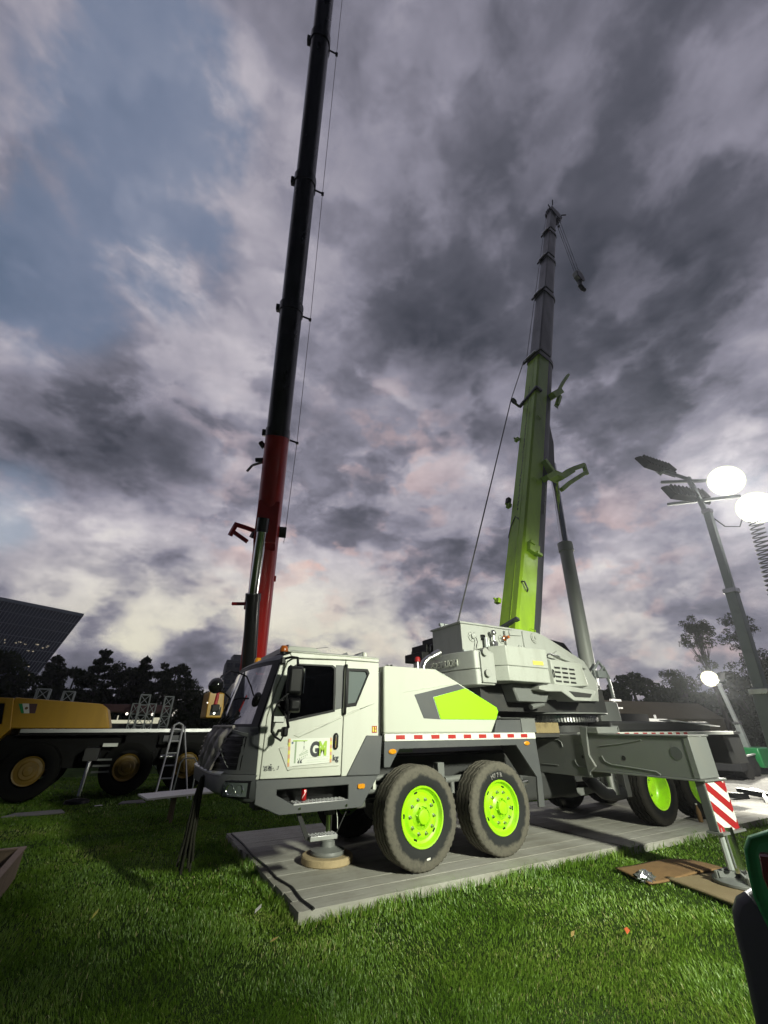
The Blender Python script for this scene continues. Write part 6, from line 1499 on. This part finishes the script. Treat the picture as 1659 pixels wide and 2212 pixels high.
RT = [(22.5, 39, 7.7, 1.3, 'round', 'small tree top showing above the cab roof rear edge'), (37.6, 24.8, 4.9, 2.0, 'round', 'low dark tree right of the turret'), (38.6, 23.2, 5.9, 2.2, 'round', 'rounded dark tree crown right of the luffing cylinder'), (40.0, 21.2, 5.0, 2.0, 'round', 'lower dark tree next to the rounded crown'),
      (41.2, 19.4, 4.6, 1.9, 'round', 'dark tree below the far lamp'), (42.5, 16.5, 5.6, 2.4, 'round', 'dark tree right of the far lamp'), (43.5, 13.8, 6.4, 2.8, 'round', 'dark tree behind the light tower mast')]
for i, (x, y, h, w, kd, lb) in enumerate(RT): tree(x, y, h, w, lb, kd, 'leaf_dark', 60 + i, 'dark trees at right')
tree(41.3, 17.9, 9.8, 1.7, 'tall sparse tree with a tufted top above the far lamp', 'wisp', 'leaf_olive', 81, 'sparse trees at right', (-.3, 0))
tree(42.3, 15.2, 9.6, 2.0, 'tall sparse tree leaning behind the light tower mast', 'wisp', 'leaf_olive', 83, 'sparse trees at right', (.4, 0))
tree(40.6, 19.6, 5.6, 2.0, 'bare twiggy tree leaning left of the far lamp', 'wisp', 'leaf_olive', 85, 'sparse trees at right', (-1.4, 0))

hedge('dark hedge running under the trees behind the yellow crane', (-24, 58), (20, 56), 4.6, 30, 301)
hedge('dark hedge running under the trees at right', (34, 36), (46, 11), 3.6, 22, 302)
hedge('dark hedge closing the view at the right edge', (46, 11), (46, -4), 4.2, 12, 303)

# ================================================================== GRASS
def vnoise(x, y, seed, sc):
    r_ = np.random.default_rng(seed); G = r_.random((64, 64)); fx, fy = x * sc, y * sc; ix, iy = np.floor(fx).astype(int), np.floor(fy).astype(int); u, v = fx - ix, fy - iy
    u = u * u * (3 - 2 * u); v = v * v * (3 - 2 * v); g_ = lambda a, b_: G[a % 64, b_ % 64]
    return (g_(ix, iy) * (1 - u) + g_(ix + 1, iy) * u) * (1 - v) + (g_(ix, iy + 1) * (1 - u) + g_(ix + 1, iy + 1) * u) * v
def grass_field():
    n_try = 1250000; r_ = rng
    # denser near the camera: sample distance with falling density
    D = 2.6 + 19.0 * r_.random(n_try) ** 1.9; A = R(60.6) + R(52) * (2 * r_.random(n_try) - 1)
    x, y = D * np.cos(A), D * np.sin(A)
    keep = np.ones(n_try, bool)
    for x0, x1, y0, y1 in ((1.91, 6.93, 5.05, 8.82), (7.03, 11.9, 4.94, 8.6), (-1.75, -.80, 6.64, 8.1), (6.3, 7.2, 3.0, 3.75)): keep &= ~((x > x0) & (x < x1) & (y > y0) & (y < y1))
    keep &= ~((np.abs((x - 6.62) * math.cos(R(-12)) + (y - 4.12) * math.sin(R(-12))) < .62) & (np.abs(-(x - 6.62) * math.sin(R(-12)) + (y - 4.12) * math.cos(R(-12))) < .22))
    keep &= ~((x > 11.4) & (y > 3.9))
    keep &= r_.random(n_try) < (.30 + .70 * np.clip(vnoise(x, y, 3, 2.2) * 1.3, 0, 1))
    x, y, D = x[keep], y[keep], D[keep]; n = 480000
    if len(x) > n: x, y, D = x[:n], y[:n], D[:n]
    n = len(x)
    far = np.clip((D - 4) / 10, 0, 1)
    edge = ((np.abs(y - 4.965) < .07) & (x > 1.8) & (x < 12)) | ((np.abs(x - 1.86) < .08) & (y > 4.9) & (y < 8.9))
    h = (.014 + .022 * r_.random(n)) * np.where(edge, 3.0, 1.0) * (.65 + .8 * vnoise(x, y, 5, 3.1)) * (1 + .25 * far); w = (.0017 + .0019 * r_.random(n)) * (1 + 2.6 * far)
    worn = np.clip((vnoise(x, y, 31, .9) * .6 + vnoise(x, y, 32, 2.7) * .4 - .56) * 7, 0, 1)      # trodden patches: shorter, drier
    h *= 1 - .18 * worn
    ang = 6.28 * vnoise(x, y, 8, 1.6) * 1.2 + r_.normal(0, .9, n); lean = h * (.22 + .62 * r_.random(n)); lx, ly = np.cos(ang) * lean, np.sin(ang) * lean
    ta = r_.random(n) * 6.283; wx, wy = np.cos(ta) * w, np.sin(ta) * w; z = np.zeros(n)
    V = np.empty((n, 5, 3), np.float32)
    V[:, 0] = np.stack([x - wx, y - wy, z], 1); V[:, 1] = np.stack([x + wx, y + wy, z], 1)
    V[:, 2] = np.stack([x + wx * .75 + lx * .35, y + wy * .75 + ly * .35, h * .62], 1); V[:, 3] = np.stack([x - wx * .75 + lx * .35, y - wy * .75 + ly * .35, h * .62], 1)
    V[:, 4] = np.stack([x + lx, y + ly, h], 1)
    me = bpy.data.meshes.new('grass'); me.vertices.add(n * 5); me.vertices.foreach_set('co', V.ravel())
    base = np.arange(n, dtype=np.int32)[:, None] * 5; L = np.concatenate([base + np.array([0, 1, 2, 3]), base + np.array([3, 2, 4])], 1).astype(np.int32)
    me.loops.add(n * 7); me.loops.foreach_set('vertex_index', L.ravel()); me.polygons.add(n * 2)
    ls = (np.arange(n, dtype=np.int32)[:, None] * 7 + np.array([0, 4], np.int32)).ravel(); me.polygons.foreach_set('loop_start', ls.astype(np.int32)); me.update(calc_edges=True)
    tone = np.clip(.55 * vnoise(x, y, 21, 1.3) + .25 * vnoise(x, y, 22, 6) + .35 * r_.random(n) - .08, 0, .95); tone = np.clip(tone + .14 * worn, 0, .95); tone[r_.random(n) < .02 + .05 * worn] = 1.0
    at = me.attributes.new('tone', 'FLOAT', 'POINT'); at.data.foreach_set('value', np.repeat(tone, 5).astype(np.float32))
    me.materials.append(M['grass_blade'])
    o = link('grass', me); tag(o, 'short green lawn grass around the crane mats', 'grass', kind='stuff')
grass_field()

# ================================================================== HAZE
def haze():
    m = bpy.data.materials.new('haze_air'); m.use_nodes = True; q = NT(m.node_tree)
    o = q.n('ShaderNodeOutputMaterial'); v = q.n('ShaderNodeVolumePrincipled')
    v.inputs['Color'].default_value = (.90, .93, 1.0, 1); v.inputs['Density'].default_value = HAZE; v.inputs['Anisotropy'].default_value = .72
    q.L.new(v.outputs[0], o.inputs['Volume'])
    ob_ = MB().box(-406, 406, -406, 406, -1.0, 44).build('haze', m, angle=0); tag(ob_, 'thin evening haze over the whole site', kind='stuff')
    SC.cycles.volume_bounces = 0
HAZE = .0006
haze()
